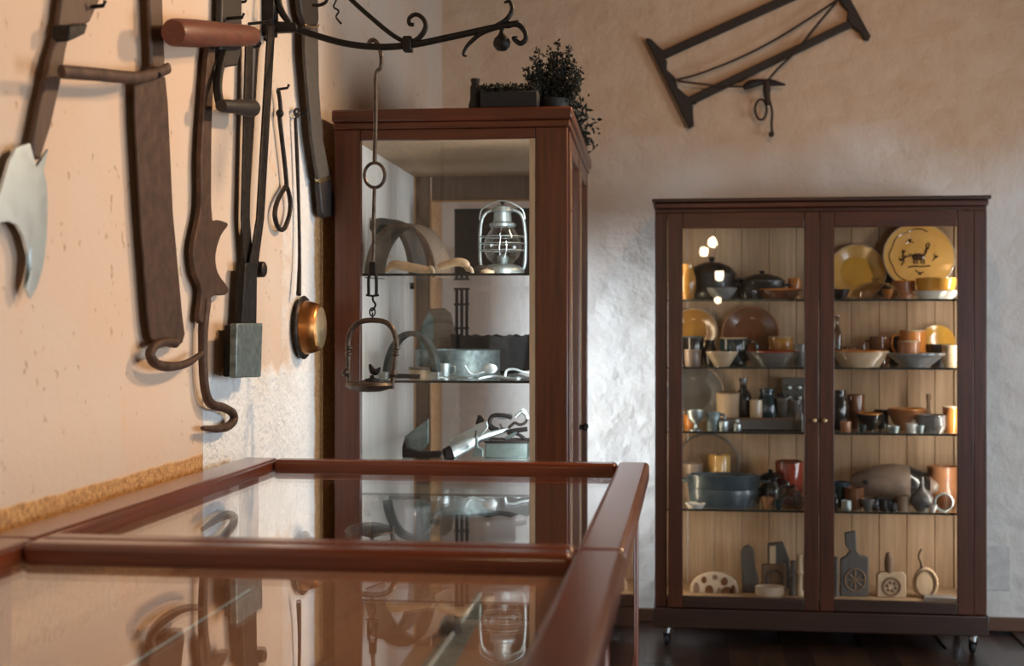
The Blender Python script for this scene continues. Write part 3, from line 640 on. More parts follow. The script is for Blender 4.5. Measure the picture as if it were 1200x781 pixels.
# 2 hay knife
o = thing('hay_knife', 'broad rusty hay knife with iron foot bar and curled tip', 'hay knife', W(185, 250, 0))
wslab(((175, -60), (189, -60), (191, 0), (194, 84), (179, 84), (176, 0)), .030, .010).build('shaft', 'old_shaft', o, bevel=.006)
wslab(((158, 97), (176, 92), (194, 90), (197, 120), (203, 250), (214, 370), (217, 392), (214, 402), (206, 408), (186, 405), (177, 396), (174, 372), (165, 250), (159, 140)), .026, .006).build('blade', 'rusty_iron', o, bevel=.002)
wtube(((205, 402), (194, 401), (182, 405), (176, 415), (182, 426), (198, 430), (219, 426), (237, 414)), (.028, .030, .034, .036, .036, .036, .036, .036), (.012, .010, .010, .011, .011, .011, .009, .006)).build('curled_tip', 'hook_iron', o)
wtube(((72, 84), (110, 87), (157, 91), (178, 88), (197, 80)), (.072, .070, .064, .055, .050), .0125, 6, 10, .6, (0, 0, 1)).build('foot_bar', 'rusty_iron', o)
MB().tube([W(186, 88, .0), W(186, 88, .062)], .006, 8).build('rivet', 'black_iron', o)
# 3 hook tool with T handle
o = thing('hook_tool', 'notched rusty iron hook with red wooden cross handle', 'hook', W(245, 300, 0))
wslab(((246, 46), (253, 46), (249, 133), (248, 200), (249, 256), (257, 258), (268, 263), (259, 277), (253, 300), (256, 320), (268, 338), (264, 346), (248, 349), (244, 376), (234, 376), (237, 342), (230, 322), (227, 294), (231, 269), (236, 240), (236, 186), (239, 133)), .028, .014, 3).build('notched_bar', 'hook_iron', o, bevel=.003)
wtube(((241, 352), (238, 388), (238, 430), (241, 460), (248, 474), (262, 478), (272, 484), (274, 492), (267, 500), (254, 503), (237, 502)), .024, (.014, .012, .011, .011, .012, .011, .011, .011, .011, .010, .005)).build('hook', 'hook_iron', o)
a, b_ = W(203, 38, .085), W(296, 42, .055)
MB().tube([a.lerp(b_, t) for t in (0, .02, .25, .6, .9, .98, 1)], [.026, .030, .031, .028, .027, .024, .020], 20).build('cross_handle', 'red_handle', o)
MB().tube([W(249, 52, .03), W(249, 40, .06)], .012, 10).build('tang', 'black_iron', o)
nail(o, 252, 23, .07); nail(o, 291, 28, .06)
# 4 brace
o = thing('hand_brace', 'dark iron bit brace with black crank grip behind the cross handle', 'brace', W(270, 60, 0))
wslab(((261, -40), (284, -40), (284, 58), (279, 77), (262, 80), (259, 60)), .030, .018).build('stock', 'black_leather', o, bevel=.006)
wtube(((262, 62), (257, 82), (255, 104), (259, 124), (266, 127)), (.035, .040, .050, .062, .065), .011).build('crank', 'black_iron', o)
a, b_ = W(259, 124, .070), W(298, 127, .060)
MB().tube([a.lerp(b_, t) for t in (0, .05, .4, .75, .93, 1)], [.014, .016, .017, .022, .022, .016], 16).build('grip', 'black_leather', o)
nail(o, 272, 4, .035)
# 5 wafer tongs
o = thing('wafer_tongs', 'long black wafer tongs ending in a square steel plate', 'tongs', W(292, 250, 0))
wslab(((289, 52), (297, 52), (293, 256), (298, 318), (288, 318), (284, 256)), .028, .006).build('arm', 'dark_rod', o, bevel=.002)
wslab(((315, 30), (323, 30), (310, 256), (302, 318), (292, 318), (302, 256)), .040, .006).build('arm', 'dark_rod', o, bevel=.002)
MB().lathe([(0, .062), (.016, .061), (.021, .057), (.022, .03), (0, .03)], 18, T(*W(285, 316, -.008)) @ Matrix.Rotation(math.pi/2, 4, 'Y')).build('pivot', 'dark_rod', o)
wslab(((288, 308), (302, 308), (301, 384), (284, 384)), .046, .018).build('neck', 'black_iron', o, bevel=.004)
wslab(((278, 379), (308, 379), (306, 442), (277, 443)), .072, .018).build('front_plate', 'plate_steel', o, bevel=.003)
wslab(((279, 381), (308, 381), (306, 441), (278, 442)), .052, .036).build('rear_plate', 'black_iron', o, bevel=.003)
nail(o, 291, 56, .03)
# 6 loop hook
o = thing('loop_hook', 'thin iron hook ending in a long closed loop', 'hook', W(331, 190, 0))
wtube(((326, 106), (328, 118), (329, 133)), .018, .006).build('link', 'dark_rod', o)
wtube(((327, 132), (330, 160), (334, 195), (336, 218)), .018, .0065).build('rod', 'dark_rod', o)
MB().tube(smoothp([W(x, y, .018) for x, y in ((336, 219), (340, 235), (339, 252), (333, 268), (326, 267), (322, 252), (325, 236), (332, 223))], 4, True), .007, 8, closed=True).build('loop', 'dark_rod', o)
MB().ball(W(328, 133, .02), .012, 10).build('knot', 'black_iron', o); nail(o, 325, 105, .03)
# 7 copper ladle
o = thing('copper_ladle', 'polished copper ladle hanging bowl outward on a thin handle', 'ladle', W(350, 300, 0))
wtube(((346, 138), (348, 180), (350, 240), (351, 300), (350, 346)), (.015, .015, .016, .02, .026), (.005, .006, .005, .005, .008)).build('handle', 'dark_rod', o)
q = W(343, 384, -.018); Mx = T(*q) @ Matrix.Rotation(math.pi/2, 4, 'Y')
MB().lathe([(.070, .030), (.094, .030), (.096, .036), (.092, .040), (.070, .040)], 36, Mx).build('flange', 'dark_rod', o)
MB().lathe([(.078, .036), (.082, .040), (.078, .060), (.070, .082), (.062, .088), (.0, .092), (0, .086), (.060, .082), (.068, .076), (.075, .058), (.076, .036)], 36, Mx).build('bowl', 'copper', o)
MB().lathe([(0, .095), (.054, .091), (.062, .0885), (.057, .0875), (0, .0875)], 30, Mx).build('polished_base', 'brass_pale', o)
MB().tube(smoothp([W(347, 137, .015), W(345, 130, .015), W(349, 128, .015), W(350, 134, .015), W(347, 138, .015)], 4), .004, 6).build('hanging_eye', 'dark_rod', o); nail(o, 347, 134, .03)
# 8 curved draw knife
o = thing('draw_knife', 'dark curved draw knife with leather-wrapped grip next to the cabinet', 'draw knife', W(370, 130, 0))
wslab(((349, -30), (372, -30), (374, 22), (373, 30), (359, 32), (354, 16)), .040, .020).build('upper_grip', 'black_leather', o, bevel=.006)
wslab(((358, 30), (373, 30), (374, 100), (378, 160), (387, 206), (374, 211), (367, 165), (361, 100), (358, 60)), .040, .012).build('blade', 'leather', o, bevel=.003)
wslab(((373, 209), (387, 205), (388, 211), (375, 215)), .036, .014).build('ferrule', 'brass_pale', o, bevel=.003)
wslab(((375, 214), (388, 210), (396, 248), (394, 253), (381, 256), (378, 250)), .038, .020).build('lower_grip', 'black_leather', o, bevel=.006)
MB().tube([W(366+7.5*math.cos(i*math.pi/8), 29+3*math.sin(i*math.pi/8), .052) for i in range(9)], .003, 6).build('ring', 'brass_pale', o)
# ================================================================== WROUGHT IRON BRACKET AND HANGING LAMP
BY = 3.70
def B(px, py, dy=0): return PY(px, py, BY+dy)
def btube(pts, r, n=6, sides=10, dy=0):
    P_ = smoothp([B(x, y, dy) for x, y in pts], n); return MB().tube(P_, lerpr(r, len(P_)) if isinstance(r, (tuple, list)) else r, sides)
o = thing('iron_bracket', 'black wrought-iron wall bracket with scrolls and leaf tip', 'bracket', B(312, 25))
q = B(310, 22)
MB().box(XL-.01, XL+.035, BY-.02, BY+.02, q.z-.05, q.z+.09).build('wall_plate', 'black_iron', o, bevel=.004)
MB().box(XL, B(325, 20).x, BY-.014, BY+.014, B(0, 33).z-.005, B(0, 14).z).build('joint_block', 'black_iron', o, bevel=.005)
MB().slab([B(x, y, -.012) for x, y in ((318, 24), (346, 26), (349, 36), (340, 37), (318, 38))], (0, .024, 0)).build('socket', 'black_iron', o, bevel=.004)
btube(((325, 29), (352, 36), (378, 44), (405, 51), (440, 55), (480, 53), (530, 43), (575, 33), (600, 28)), (.009, .0095, .0095, .0095, .0095, .0095, .0095, .009, .007)).build('main_bar', 'black_iron', o)
btube(((380, -45), (397, -18), (412, 0), (440, 25), (460, 41), (476, 50)), .0065).build('stay', 'black_iron', o)
btube(((474, 52), (486, 48), (495, 40), (499, 30), (495, 21), (487, 17), (480, 21), (480, 28), (485, 29)), (.007, .0075, .0075, .007, .006, .006, .006, .006, .005)).build('scroll', 'black_iron', o)
qa, qb = B(473, 61), B(483, 43)
MB().box(qa.x, qb.x, BY-.016, BY+.016, qa.z, qb.z).build('collar', 'black_iron', o, bevel=.003)
btube(((568, 35), (586, 28), (596, 20), (600, 10), (597, 2), (591, 3)), (.004, .007, .007, .006, .005, .003)).build('leaf', 'black_iron', o)
btube(((588, 31), (566, 38), (553, 48), (546, 56), (543, 64), (547, 66)), (.006, .007, .006, .005, .004, .002)).build('leaf', 'black_iron', o)
btube(((596, 29), (607, 29), (615, 37), (616, 46), (610, 51), (604, 47), (603, 43)), (.008, .008, .007, .007, .007, .007, .009)).build('leaf', 'black_iron', o)
btube(((580, 32), (597, 29), (608, 24)), (.003, .010, .001)).build('leaf', 'black_iron', o)
q = B(588, 50); MB().lathe([(0, -.024), (.013, -.021), (.022, -.010), (.024, 0), (.020, .011), (.010, .021), (.006, .030), (.006, .045), (0, .045)], 18, T(*q)).build('drop', 'black_iron', o)
btube(((327, -30), (326, 0), (330, 14), (338, 26)), (.010, .010, .010, .008)).build('upper_strap', 'black_iron', o)
q = B(316, 4); MB().box(q.x-.015, q.x+.017, BY-.015, BY+.015, q.z-.014, q.z+.12).build('upper_block', 'black_iron', o, bevel=.004)
btube(((396, -14), (394, 0), (391, 8), (397, 13), (394, 20), (400, 28)), .0028, 6, 6, .02).build('twisted_wire', 'black_iron', o)
btube(((384, -8), (382, 2), (374, 6), (366, 6)), .005, 6, 8, -.01).build('curl', 'black_iron', o)
btube(((297, 38), (306, 43), (316, 50)), .004, 4, 6).build('pin', 'black_iron', o)
# hanging oil lamp
o = thing('hanging_oil_lamp', 'wrought-iron hanging oil lamp with bird finial below the bracket', 'oil lamp', B(437, 455))
btube(((434, 56), (433, 49), (438, 47), (443, 52), (446, 62), (447, 70), (446, 79), (441, 86), (440, 107), (440, 143), (439, 190)), (.006, .006, .006, .006, .006, .006, .0055, .0055, .006, .006, .006), 5).build('hook_rod', 'lamp_iron', o)
MB().tube(smoothp([B(439+12*math.cos(a), 205.5+14.5*math.sin(a)) for a in [i*math.pi/6 for i in range(12)]], 3, True), .0048, 8, closed=True).build('ring', 'lamp_iron', o)
btube(((439, 219), (438, 250), (438, 285), (437, 308)), (.005, .0055, .0055, .006)).build('rod', 'lamp_iron', o)
q = B(437, 314); MB().box(q.x-.010, q.x+.010, BY-.008, BY+.008, q.z-.022, q.z+.016).build('swivel', 'black_iron', o, bevel=.003)
for xx in (432, 441): btube(((435 if xx < 437 else 439, 321), (xx, 326), (xx, 346)), .0045, 4).build('fork_tine', 'black_iron', o)
btube(((429, 346), (437, 347), (444, 346)), .003, 3).build('fork_bar', 'black_iron', o)
btube(((437, 346), (437, 352), (440, 357), (438, 362), (435, 365)), .003, 4, 8).build('hook', 'black_iron', o)
for k, yy in enumerate((366, 372)):
    MB().tube([B(436.5+(3.2*math.cos(a) if k == 0 else 0), yy+5*math.sin(a), 0 if k == 0 else .007*math.cos(a)) for a in [i*math.pi/8 for i in range(16)]], .0022, 6, closed=True).build('chain_link', 'black_iron', o)
btube(((408.5, 408), (408, 400), (412, 387), (421, 378), (436.5, 375.5), (452, 378), (460, 386), (464, 398), (465, 408)), .0075, 6, 10).build('bail', 'lamp_iron', o)
btube(((408.5, 406), (408, 425), (409, 450)), .0065, 4).build('bail_arm', 'lamp_iron', o)
btube(((465, 406), (462, 430), (459, 456)), .0065, 4).build('bail_arm', 'lamp_iron', o)
for x, y in ((408.5, 408), (408.3, 415), (464.6, 408), (463.5, 415)): MB().ball(B(x, y), .011, 10, (1, 1, .6)).build('collar', 'lamp_iron', o)
for x, y in ((405, 437), (461, 438)): MB().ball(B(x, y), .012, 10).build('pin', 'lamp_iron', o)
q = B(433, 453); s = mpp(q)
MB().lathe([(0, -7*s), (14*s, -6*s), (25*s, -2.5*s), (29*s, 1.5*s), (27*s, 4.5*s), (12*s, 6*s), (0, 6.5*s)], 32, T(*q)).build('oil_bowl', 'lamp_iron', o)
MB().lathe([(0, 6*s), (9*s, 6*s), (9*s, 8.5*s), (3*s, 10*s), (2*s, 13*s), (0, 13*s)], 16, T(q.x+3*s, q.y, q.z)).build('filler_cap', 'black_iron', o)
btube(((433.5, 427), (434.5, 430), (437, 435), (441, 436), (446, 431)), (.003, .006, .010, .009, .002), 4, 8).build('bird_finial', 'black_iron', o)
# ================================================================== FRAME SAW ON THE BACK WALL
SY = YB-.035
def S(zx, zy, dy=0): return PY(740+zx/4, zy/4, SY+dy)
o = thing('frame_saw', 'black wooden frame saw hung aslant on the pale wall above the cupboard', 'saw', S(500, 300))
MB().slab([S(*q) for q in ((140, 238), (160, 272), (945, -82), (930, -120))], (0, .026, 0)).build('stretcher', 'saw_wood', o, bevel=.004)
MB().slab([S(*q) for q in ((250, 462), (268, 497), (1048, 118), (1030, 88))], (0, .026, 0)).build('blade_bar', 'saw_wood', o, bevel=.004)
left = [(65, 178), (90, 180), (148, 236), (167, 290), (165, 325), (205, 362), (217, 410), (262, 450), (287, 490), (293, 588), (272, 602)]
MB().slab([S(x, y, -.006) for x, y in left], (0, .036, 0)).build('cheek', 'saw_wood', o, bevel=.003)
cx, cy = (65+1118)/2-6, (178+185)/2-6
right = [(895, -230), (918, -225), (985, -135), (1075, 10), (1122, 168), (1115, 186), (1095, 186), (1070, 146), (1034, 120), (1012, 86), (1016, 48), (985, 12), (962, -25), (955, -70), (905, -120), (893, -180)]
right = [(890, -232), (905, -238), (1000, -60), (1030, 0), (1122, 168), (1114, 186), (1094, 186), (1070, 146), (1034, 120), (1012, 86), (1016, 48), (985, 14), (965, -20), (945, -70), (915, -110), (900, -170)]
MB().slab([S(x, y, -.006) for x, y in right], (0, .036, 0)).build('cheek', 'saw_wood', o, bevel=.003)
def stube(pts, r, dy=-.012): P_ = smoothp([S(x, y, dy) for x, y in pts], 5); return MB().tube(P_, lerpr(r, len(P_)) if isinstance(r, tuple) else r, 8)
stube(((205, 376), (300, 352), (440, 300), (560, 246), (680, 182), (800, 108), (965, 0)), .0055).build('cord', 'rope', o)
stube(((215, 380), (330, 394), (430, 404), (540, 406)), .005).build('cord', 'rope', o)
stube(((640, 375), (690, 318), (750, 262), (800, 205), (850, 140), (968, 0)), .0055, -.02).build('cord', 'rope', o)
stube(((525, 412), (560, 395), (610, 385), (660, 388), (722, 398)), (.012, .020, .014, .016, .004), -.018).build('toggle', 'saw_wood', o)
stube(((635, 380), (634, 420), (636, 460), (645, 492)), (.014, .018, .014, .013), -.02).build('knot', 'rope', o)
MB().tube(smoothp([S(607+27*math.cos(a), 514+48*math.sin(a), -.016) for a in [i*math.pi/5 for i in range(10)]], 3, True), .0055, 8, closed=True).build('rope_loop', 'rope', o)
stube(((650, 478), (660, 530), (657, 585), (661, 625)), .0055).build('cord_tail', 'rope', o)
MB().ball(S(656, 630, -.012), .014, 8).build('end_knot', 'rope', o)
for zx, zy in ((205, 376), (300, 485)): MB().tube([S(zx, zy, .035+.01), S(zx, zy, -.02)], .005, 6).build('nail', 'black_iron', o)
# ================================================================== CUPBOARD WITH CROCKERY
KX0, KX1, KY0, KY1, KZ0, KZ1 = -.137, 1.245, 5.985, 6.41, .088, 1.93
kc = thing('crockery_cupboard', 'wide dark mahogany two-door glass cupboard full of old crockery', 'cupboard', ((KX0+KX1)/2, 6.2, 0)); kc['_o'] = [0, 0, 0]; kc.location = (0, 0, 0)
def kb(name, x0, x1, y0, y1, z0, z1, mat, bevel=.003, parent=None):
    return MB().box(x0, x1, y0, y1, z0, z1).build(name, mat, parent or kc, bevel=bevel, smooth=.7 if bevel else 0)
kb('cornice', KX0-.012, KX1+.012, KY0-.034, KY1+.004, KZ1-.016, KZ1, 'dark_mahogany_x', .004)
kb('cornice', KX0-.004, KX1+.004, KY0-.022, KY1+.002, KZ1-.042, KZ1-.016, 'cupboard_wood_x', .006)
kb('top_board', KX0, KX1, KY0, KY1, KZ1-.060, KZ1-.042, 'cupboard_wood_x')
kb('base', KX0-.006, KX1+.006, KY0-.024, KY1, KZ0, KZ0+.085, 'dark_mahogany_x', .005)
FZ0, FZ1 = KZ0+.085, KZ1-.060
kb('inner_floor', KX0+.02, KX1-.02, KY0+.012, KY1-.02, FZ0, .212, 'back_board', .001)
kb('front_post', KX0, KX0+.052, KY0, KY0+.03, FZ0, FZ1, 'cupboard_wood_z')
kb('front_post', KX1-.052, KX1, KY0, KY0+.03, FZ0, FZ1, 'cupboard_wood_z')
kb('side_panel', KX0, KX0+.018, KY0+.03, KY1, FZ0, FZ1, 'cupboard_wood_z'); kb('side_panel', KX1-.018, KX1, KY0+.03, KY1, FZ0, FZ1, 'cupboard_wood_z')
kb('inner_strip', KX1-.060, KX1-.045, KY1-.05, KY1-.03, FZ0, FZ1, 'carved_pale', .002)
nb = 11; bw = (KX1-KX0-.036)/nb
for k in range(nb): kb('back_board', KX0+.018+k*bw+.001, KX0+.018+(k+1)*bw-.001, KY1-.018, KY1-.002, FZ0, FZ1, 'back_board', .002)
GX = ((-.018, .494), (.618, 1.123)); mid = .556
for k, (x0, x1) in enumerate(GX):
    d = bpy.data.objects.new('door', None); C.objects.link(d); d.parent = kc; d['_o'] = [0, 0, 0]
    e0, e1 = (KX0+.056, mid-.0015) if k == 0 else (mid+.0015, KX1-.056)
    y0, y1 = KY0-.022, KY0+.002
    kb('stile', e0, x0, y0, y1, FZ0+.004, FZ1-.002, 'cupboard_wood_z', .003, d); kb('stile', x1, e1, y0, y1, FZ0+.004, FZ1-.002, 'cupboard_wood_z', .003, d)
    kb('rail', x0, x1, y0+.001, y1-.001, 1.803, FZ1-.002, 'cupboard_wood_x', .003, d); kb('rail', x0, x1, y0+.001, y1-.001, FZ0+.004, .226, 'dark_mahogany_x', .003, d)
    kb('pane', x0-.004, x1+.004, KY0-.018, KY0-.014, .222, 1.807, 'cabinet_glass', 0, d)
    xk = e1-.020 if k == 0 else e0+.020
    MB().lathe([(0, .024), (.008, .022), (.010, .014), (.004, .006), (.006, 0), (0, 0)], 12, T(xk, y0, .985) @ Matrix.Rotation(math.pi/2, 4, 'X')).build('knob', 'brass_pale', d)
for px, py, z in ((781, 282, 0),): pass
for x0, col in ((KX0+.036, (1, .80, .56)), (KX1-.048, (1, .92, .82))):
    lp = kb('strip_lamp', x0, x0+.012, KY0+.032, KY0+.044, .26, 1.80, 'chrome', .002)
    sg = 1 if x0 < .5 else -1
    area('strip_lamp_light', (x0+.006+sg*.008, KY0+.050, 1.03), (x0+sg*.5, KY0+.45, 1.03), .012, 1.5, 1.9 if sg == 1 else 4.2, col)
KS = (1.498, 1.207, .928, .593, .212)
for z in KS[:4]:
    g = kb('glass_shelf', KX0+.020, KX1-.020, KY0+.035, KY1-.022, z-.007, z, 'shelf_glass', 0)
    kb('polished_edge', KX0+.020, KX1-.020, KY0+.032, KY0+.0348, z-.008, z+.001, 'shelf_edge', 0, g)
for x0 in (KX0+.05, KX1-.05):
    for y0 in (KY0+.03, KY1-.06):
        c_ = bpy.data.objects.new('caster', None); C.objects.link(c_); c_.parent = kc; c_['_o'] = [0, 0, 0]
        MB().lathe([(0, .058), (.018, .058), (.018, .076), (.026, .080), (.026, .088), (0, .088)], 14, T(x0, y0, 0)).build('swivel', 'chrome', c_)
        MB().slab([(x0-.014, y0-.018, .062), (x0-.014, y0+.022, .062), (x0-.014, y0+.026, .028), (x0-.014, y0+.008, .026)], (.003, 0, 0)).slab([(x0+.012, y0-.018, .062), (x0+.012, y0+.022, .062), (x0+.012, y0+.026, .028), (x0+.012, y0+.008, .026)], (.003, 0, 0)).build('fork', 'black_iron', c_)
        MB().lathe([(0, -.010), (.020, -.011), (.027, -.008), (.0288, 0), (.027, .008), (.020, .011), (0, .010)], 20, T(x0, y0+.016, .029) @ Matrix.Rotation(math.pi/2, 4, 'Y')).build('wheel', 'rubber', c_)
# ---------------- crockery
def K(px, Y, sh):
    q = PY(px, 400, Y); p = Vector((q.x, Y, KS[sh])); return p, mpp(p)
def prof(pts, r, h): return [(a*r, b*h) for a, b in pts]
PLATE = ((0, .25), (.55, .25), (.62, .35), (.95, .95), (1, 1), (1, .85), (.66, .12), (.55, 0), (0, 0))
BOWL = ((0, 0), (.42, 0), (.45, .08), (.72, .35), (.92, .75), (1, 1), (.95, 1), (.86, .75), (.66, .38), (.4, .15), (0, .12))
DISH = ((0, 0), (.66, 0), (.80, .35), (1, .92), (1, 1), (.94, .98), (.76, .4), (.62, .16), (0, .14))
POT = ((0, 0), (.72, 0), (.92, .15), (1, .45), (.97, .85), (1, .95), (1, 1), (.92, 1), (.9, .85), (.92, .45), (.8, .1), (0, .07))
CUP = ((0, 0), (.82, 0), (.9, .06), (.96, .5), (1, .97), (.97, 1), (.92, .97), (.88, .5), (.8, .1), (0, .08))
JAR = ((0, 0), (.6, 0), (.75, .05), (1, .38), (.96, .62), (.66, .84), (.6, .9), (.72, .98), (.7, 1), (.55, .98), (.52, .88), (0, .86))
BOTTLE = ((0, 0), (.9, 0), (1, .04), (1, .58), (.85, .68), (.42, .78), (.38, .92), (.5, .94), (.5, 1), (0, 1))
GOBLET = ((0, 0), (.7, 0), (.72, .05), (.2, .14), (.18, .32), (.55, .42), (.92, .65), (1, 1), (.94, 1), (.84, .66), (.4, .46), (0, .42))
CONE = ((0, 0), (.45, 0), (.5, .1), (1, .9), (1, 1), (.94, .98), (.46, .18), (0, .14))
TUB = ((0, 0), (.9, 0), (.92, .04), (.98, .5), (.96, .55), (1, .6), (1, .94), (1.03, .97), (1.03, 1), (.95, 1), (.94, .6), (.9, .08), (0, .06))
def pot(name, label, cat, px, sh, w_, h_, P_, mat, Y=6.15, handle=None, lid=None, rimmat=None, sy=1, hs=None, spout=False, dz=0):
    p, s = K(px, Y, sh); p.z += dz; r, h = w_/2*s, h_*s
    o = thing(name, label, cat, p)
    bd = MB().lathe(prof(P_, r, h), 28, T(*p), 1, sy).build('body', mat, o)
    if rimmat:
        MB().tube([p+Vector((r*1.0*P_[-4 if P_ is not BOTTLE else -2][0]*math.cos(a), r*sy*math.sin(a), h*.985)) for a in [i*math.pi/12 for i in range(24)]], .004, 6, closed=True).build('rim', rimmat, o)
    if handle in ('l', 'r', 'both'):
        for sg in ((-1,) if handle == 'l' else (1,) if handle == 'r' else (-1, 1)):
            k = hs or .45
            MB().tube(smoothp([p+Vector((sg*x*r, -.2*r, z*h)) for x, z in ((.88, .85), (1+k, .84), (1+k*1.1, .5), (.85, .22))], 4), .0055, 8).build('handle', mat, o)
    if handle == 'ears':
        for sg in (-1, 1):
            MB().tube(smoothp([p+Vector((sg*x*r, y*r, h*.82)) for x, y in ((.93, -.3), (1.22, -.22), (1.22, .22), (.93, .3))], 4), .006, 8).build('handle', mat, o)
    if lid:
        lm, lh = lid; lh *= s
        l_ = MB().lathe([(0, 0), (r*1.02, 0), (r*1.02, .004), (r*.8, lh*.45), (r*.35, lh*.72), (0, lh*.78)], 28, T(p.x, p.y, p.z+h) , 1, sy).build('lid', lm, o)
        MB().lathe([(0, lh*.72), (.006, lh*.74), (.014, lh*.95), (.010, lh*1.05), (0, lh*1.07)], 12, T(p.x, p.y, p.z+h)).build('knob', lm, l_)
    if spout:
        MB().tube(smoothp([p+Vector((-x*r, -.3*r, z*h)) for x, z in ((.8, .35), (1.3, .6), (1.55, .95))], 4), lerpr((.012, .009, .006), 9), 8).build('spout', mat, o)
    return o, p, s
def leaned(name, label, px, py, rpx, sh, mat, Y=6.35, centre=None, tilt=12, cat='plate', ring=None):
    q = PY(px, py, Y); s = mpp(q); r = rpx*s
    th = math.radians(tilt)
    c = Vector((q.x, Y, KS[sh]+r*math.cos(th)+.002))
    if abs(q.z-c.z) < .06: c.z = max(q.z, KS[sh]+r*math.cos(th)*.9)
    Mx = T(*c) @ Matrix.Rotation(math.radians(90)-th, 4, 'X')
    o = thing(name, label, cat, (c.x, Y, KS[sh]))
    MB().lathe(prof(PLATE, r, .022), 44, Mx).build('dish', mat, o)
    if centre: MB().lathe([(0, .0062), (r*.56, .0062), (r*.56, .0075), (0, .0075)], 36, Mx).build('well', centre, o)
    if ring: MB().tube([Mx @ Vector((r*.985*math.cos(a), r*.985*math.sin(a), .0215)) for a in [i*math.pi/22 for i in range(44)]], .0045, 6, closed=True).build('rim', ring, o)
    return o, Mx, r
# top shelf, near door
pot('jug', 'amber speckled jug half hidden by the door stile on the top shelf', 'jug', 806, 0, 20, 42, JAR, 'glaze_amber', 6.10)
pot('cauldron', 'big black iron cauldron with domed lid on the top shelf', 'cauldron', 834, 0, 56, 30, POT, 'iron_pot', 6.22, 'ears', ('iron_pot', 20))
pot('bowl', 'small grey enamel bowl in front of the black cauldron', 'bowl', 846, 0, 36, 14, BOWL, 'enamel_grey', 6.07)
pot('roasting_pan', 'black iron roasting pan with lid handle beside the cauldron', 'pan', 893, 0, 52, 22, TUB, 'iron_pot', 6.24, 'ears', ('iron_pot', 12), sy=.7)
pot('small_pan', 'tiny black glazed pan before the roasting pan', 'pan', 879, 0, 22, 10, DISH, 'glaze_black', 6.07)
pot('serving_dish', 'shallow brown dish with light rim on the top shelf', 'dish', 914, 0, 52, 12, DISH, 'glaze_brown', 6.10, rimmat='glaze_orange')
pot('beaker', 'small reddish copper beaker behind the shallow brown dish', 'beaker', 931, 0, 15, 26, CUP, 'glaze_orange', 6.24)
# top shelf, far door
leaned('large_plate', 'plain bright yellow plate leaning on the top shelf', 1004, 303, 33, 0, 'glaze_ochre', centre='glaze_yellow', ring='glaze_cream')
o, Mx, r = leaned('large_plate', 'big ochre plate painted with an animal on the top shelf', 1076, 302, 41, 0, 'glaze_ochre', 6.33, ring='glaze_cream')
m = MB()
def pt(x, y): return Mx @ Vector((x*r, y*r, .0085+max(0, (math.hypot(x, y)-.55))*.030))
for pts, rr in ((((-.16, .02), (-.10, .07), (.02, .08), (.14, .06), (.20, .12), (.24, .24), (.30, .27)), .0045), (((-.16, .02), (-.12, -.05), (.0, -.07), (.12, -.04), (.17, .04)), .0045),
    (((-.11, -.04), (-.13, -.13), (-.11, -.20)), .003), (((-.05, -.06), (-.05, -.14), (-.03, -.20)), .003), (((.08, -.05), (.07, -.13), (.09, -.20)), .003), (((.13, -.03), (.15, -.12), (.15, -.20)), .003),
    (((.24, .24), (.22, .34), (.27, .40)), .0025), (((.26, .25), (.32, .35), (.30, .41)), .0025), (((-.16, .03), (-.24, .08), (-.26, .0)), .003), (((-.08, .01), (.0, .02), (.1, .0)), .009), (((-.1, -.02), (.08, -.02)), .006),
    (((-.48, -.24), (-.40, -.12), (-.44, .02), (-.40, .14)), .0025), (((-.44, -.1), (-.52, -.05)), .005), (((-.40, -.02), (-.32, .03)), .005), (((-.42, .13), (-.38, .20)), .006), (((-.32, .42), (-.22, .46), (-.12, .42)), .0025), (((-.24, .46), (-.20, .52)), .005),
    (((.38, -.12), (.46, -.02), (.44, .10)), .0025), (((.45, -.02), (.53, .02)), .005), (((-.3, -.30), (-.1, -.27), (.1, -.28), (.32, -.26)), .003), (((-.1, -.38), (.0, -.46), (.14, -.44)), .0025), (((.02, -.46), (.04, -.52)), .006)):
    m.tube(smoothp([pt(*q) for q in pts], 4), rr, 6)
m.build('painted_animal', 'dark_paint', o)
MB().tube([pt(.80*math.cos(a)+.02*math.cos(9*a), .80*math.sin(a)+.02*math.sin(9*a)) for a in [i*math.pi/36 for i in range(14, 60)]], .0025, 6).build('painted_border', 'dark_paint', o)
leaned('large_plate', 'dark plate showing between the two yellow plates', 1044, 299, 26, 0, 'glaze_black', 6.375, tilt=8)
pot('glass_dome', 'clear glass dome bowl in front of the yellow plates', 'glass bowl', 1026, 0, 58, 22, ((0, 0), (.8, 0), (1, .2), (.95, .5), (.6, .85), (.15, .95), (.12, 1.05), (.2, 1.15), (0, 1.2)), 'dome_glass', 6.12)
pot('terracotta_pot', 'orange terracotta pot beside the glass dome', 'pot', 1059, 0, 27, 22, POT, 'terracotta', 6.20, rimmat='glaze_orange')
pot('serving_plate', 'flat pale plate under the yellow bowl on the top shelf', 'plate', 1097, 0, 54, 10, DISH, 'glaze_white', 6.12)
pot('yellow_bowl', 'yellow glazed bowl standing on the flat pale plate', 'bowl', 1097, 0, 46, 15, CUP, 'glaze_yellow', 6.12, dz=.036, rimmat='glaze_ochre')
pot('small_dish', 'small black dish at the far door hinge side, top shelf', 'dish', 984, 0, 24, 12, BOWL, 'glaze_black', 6.08)
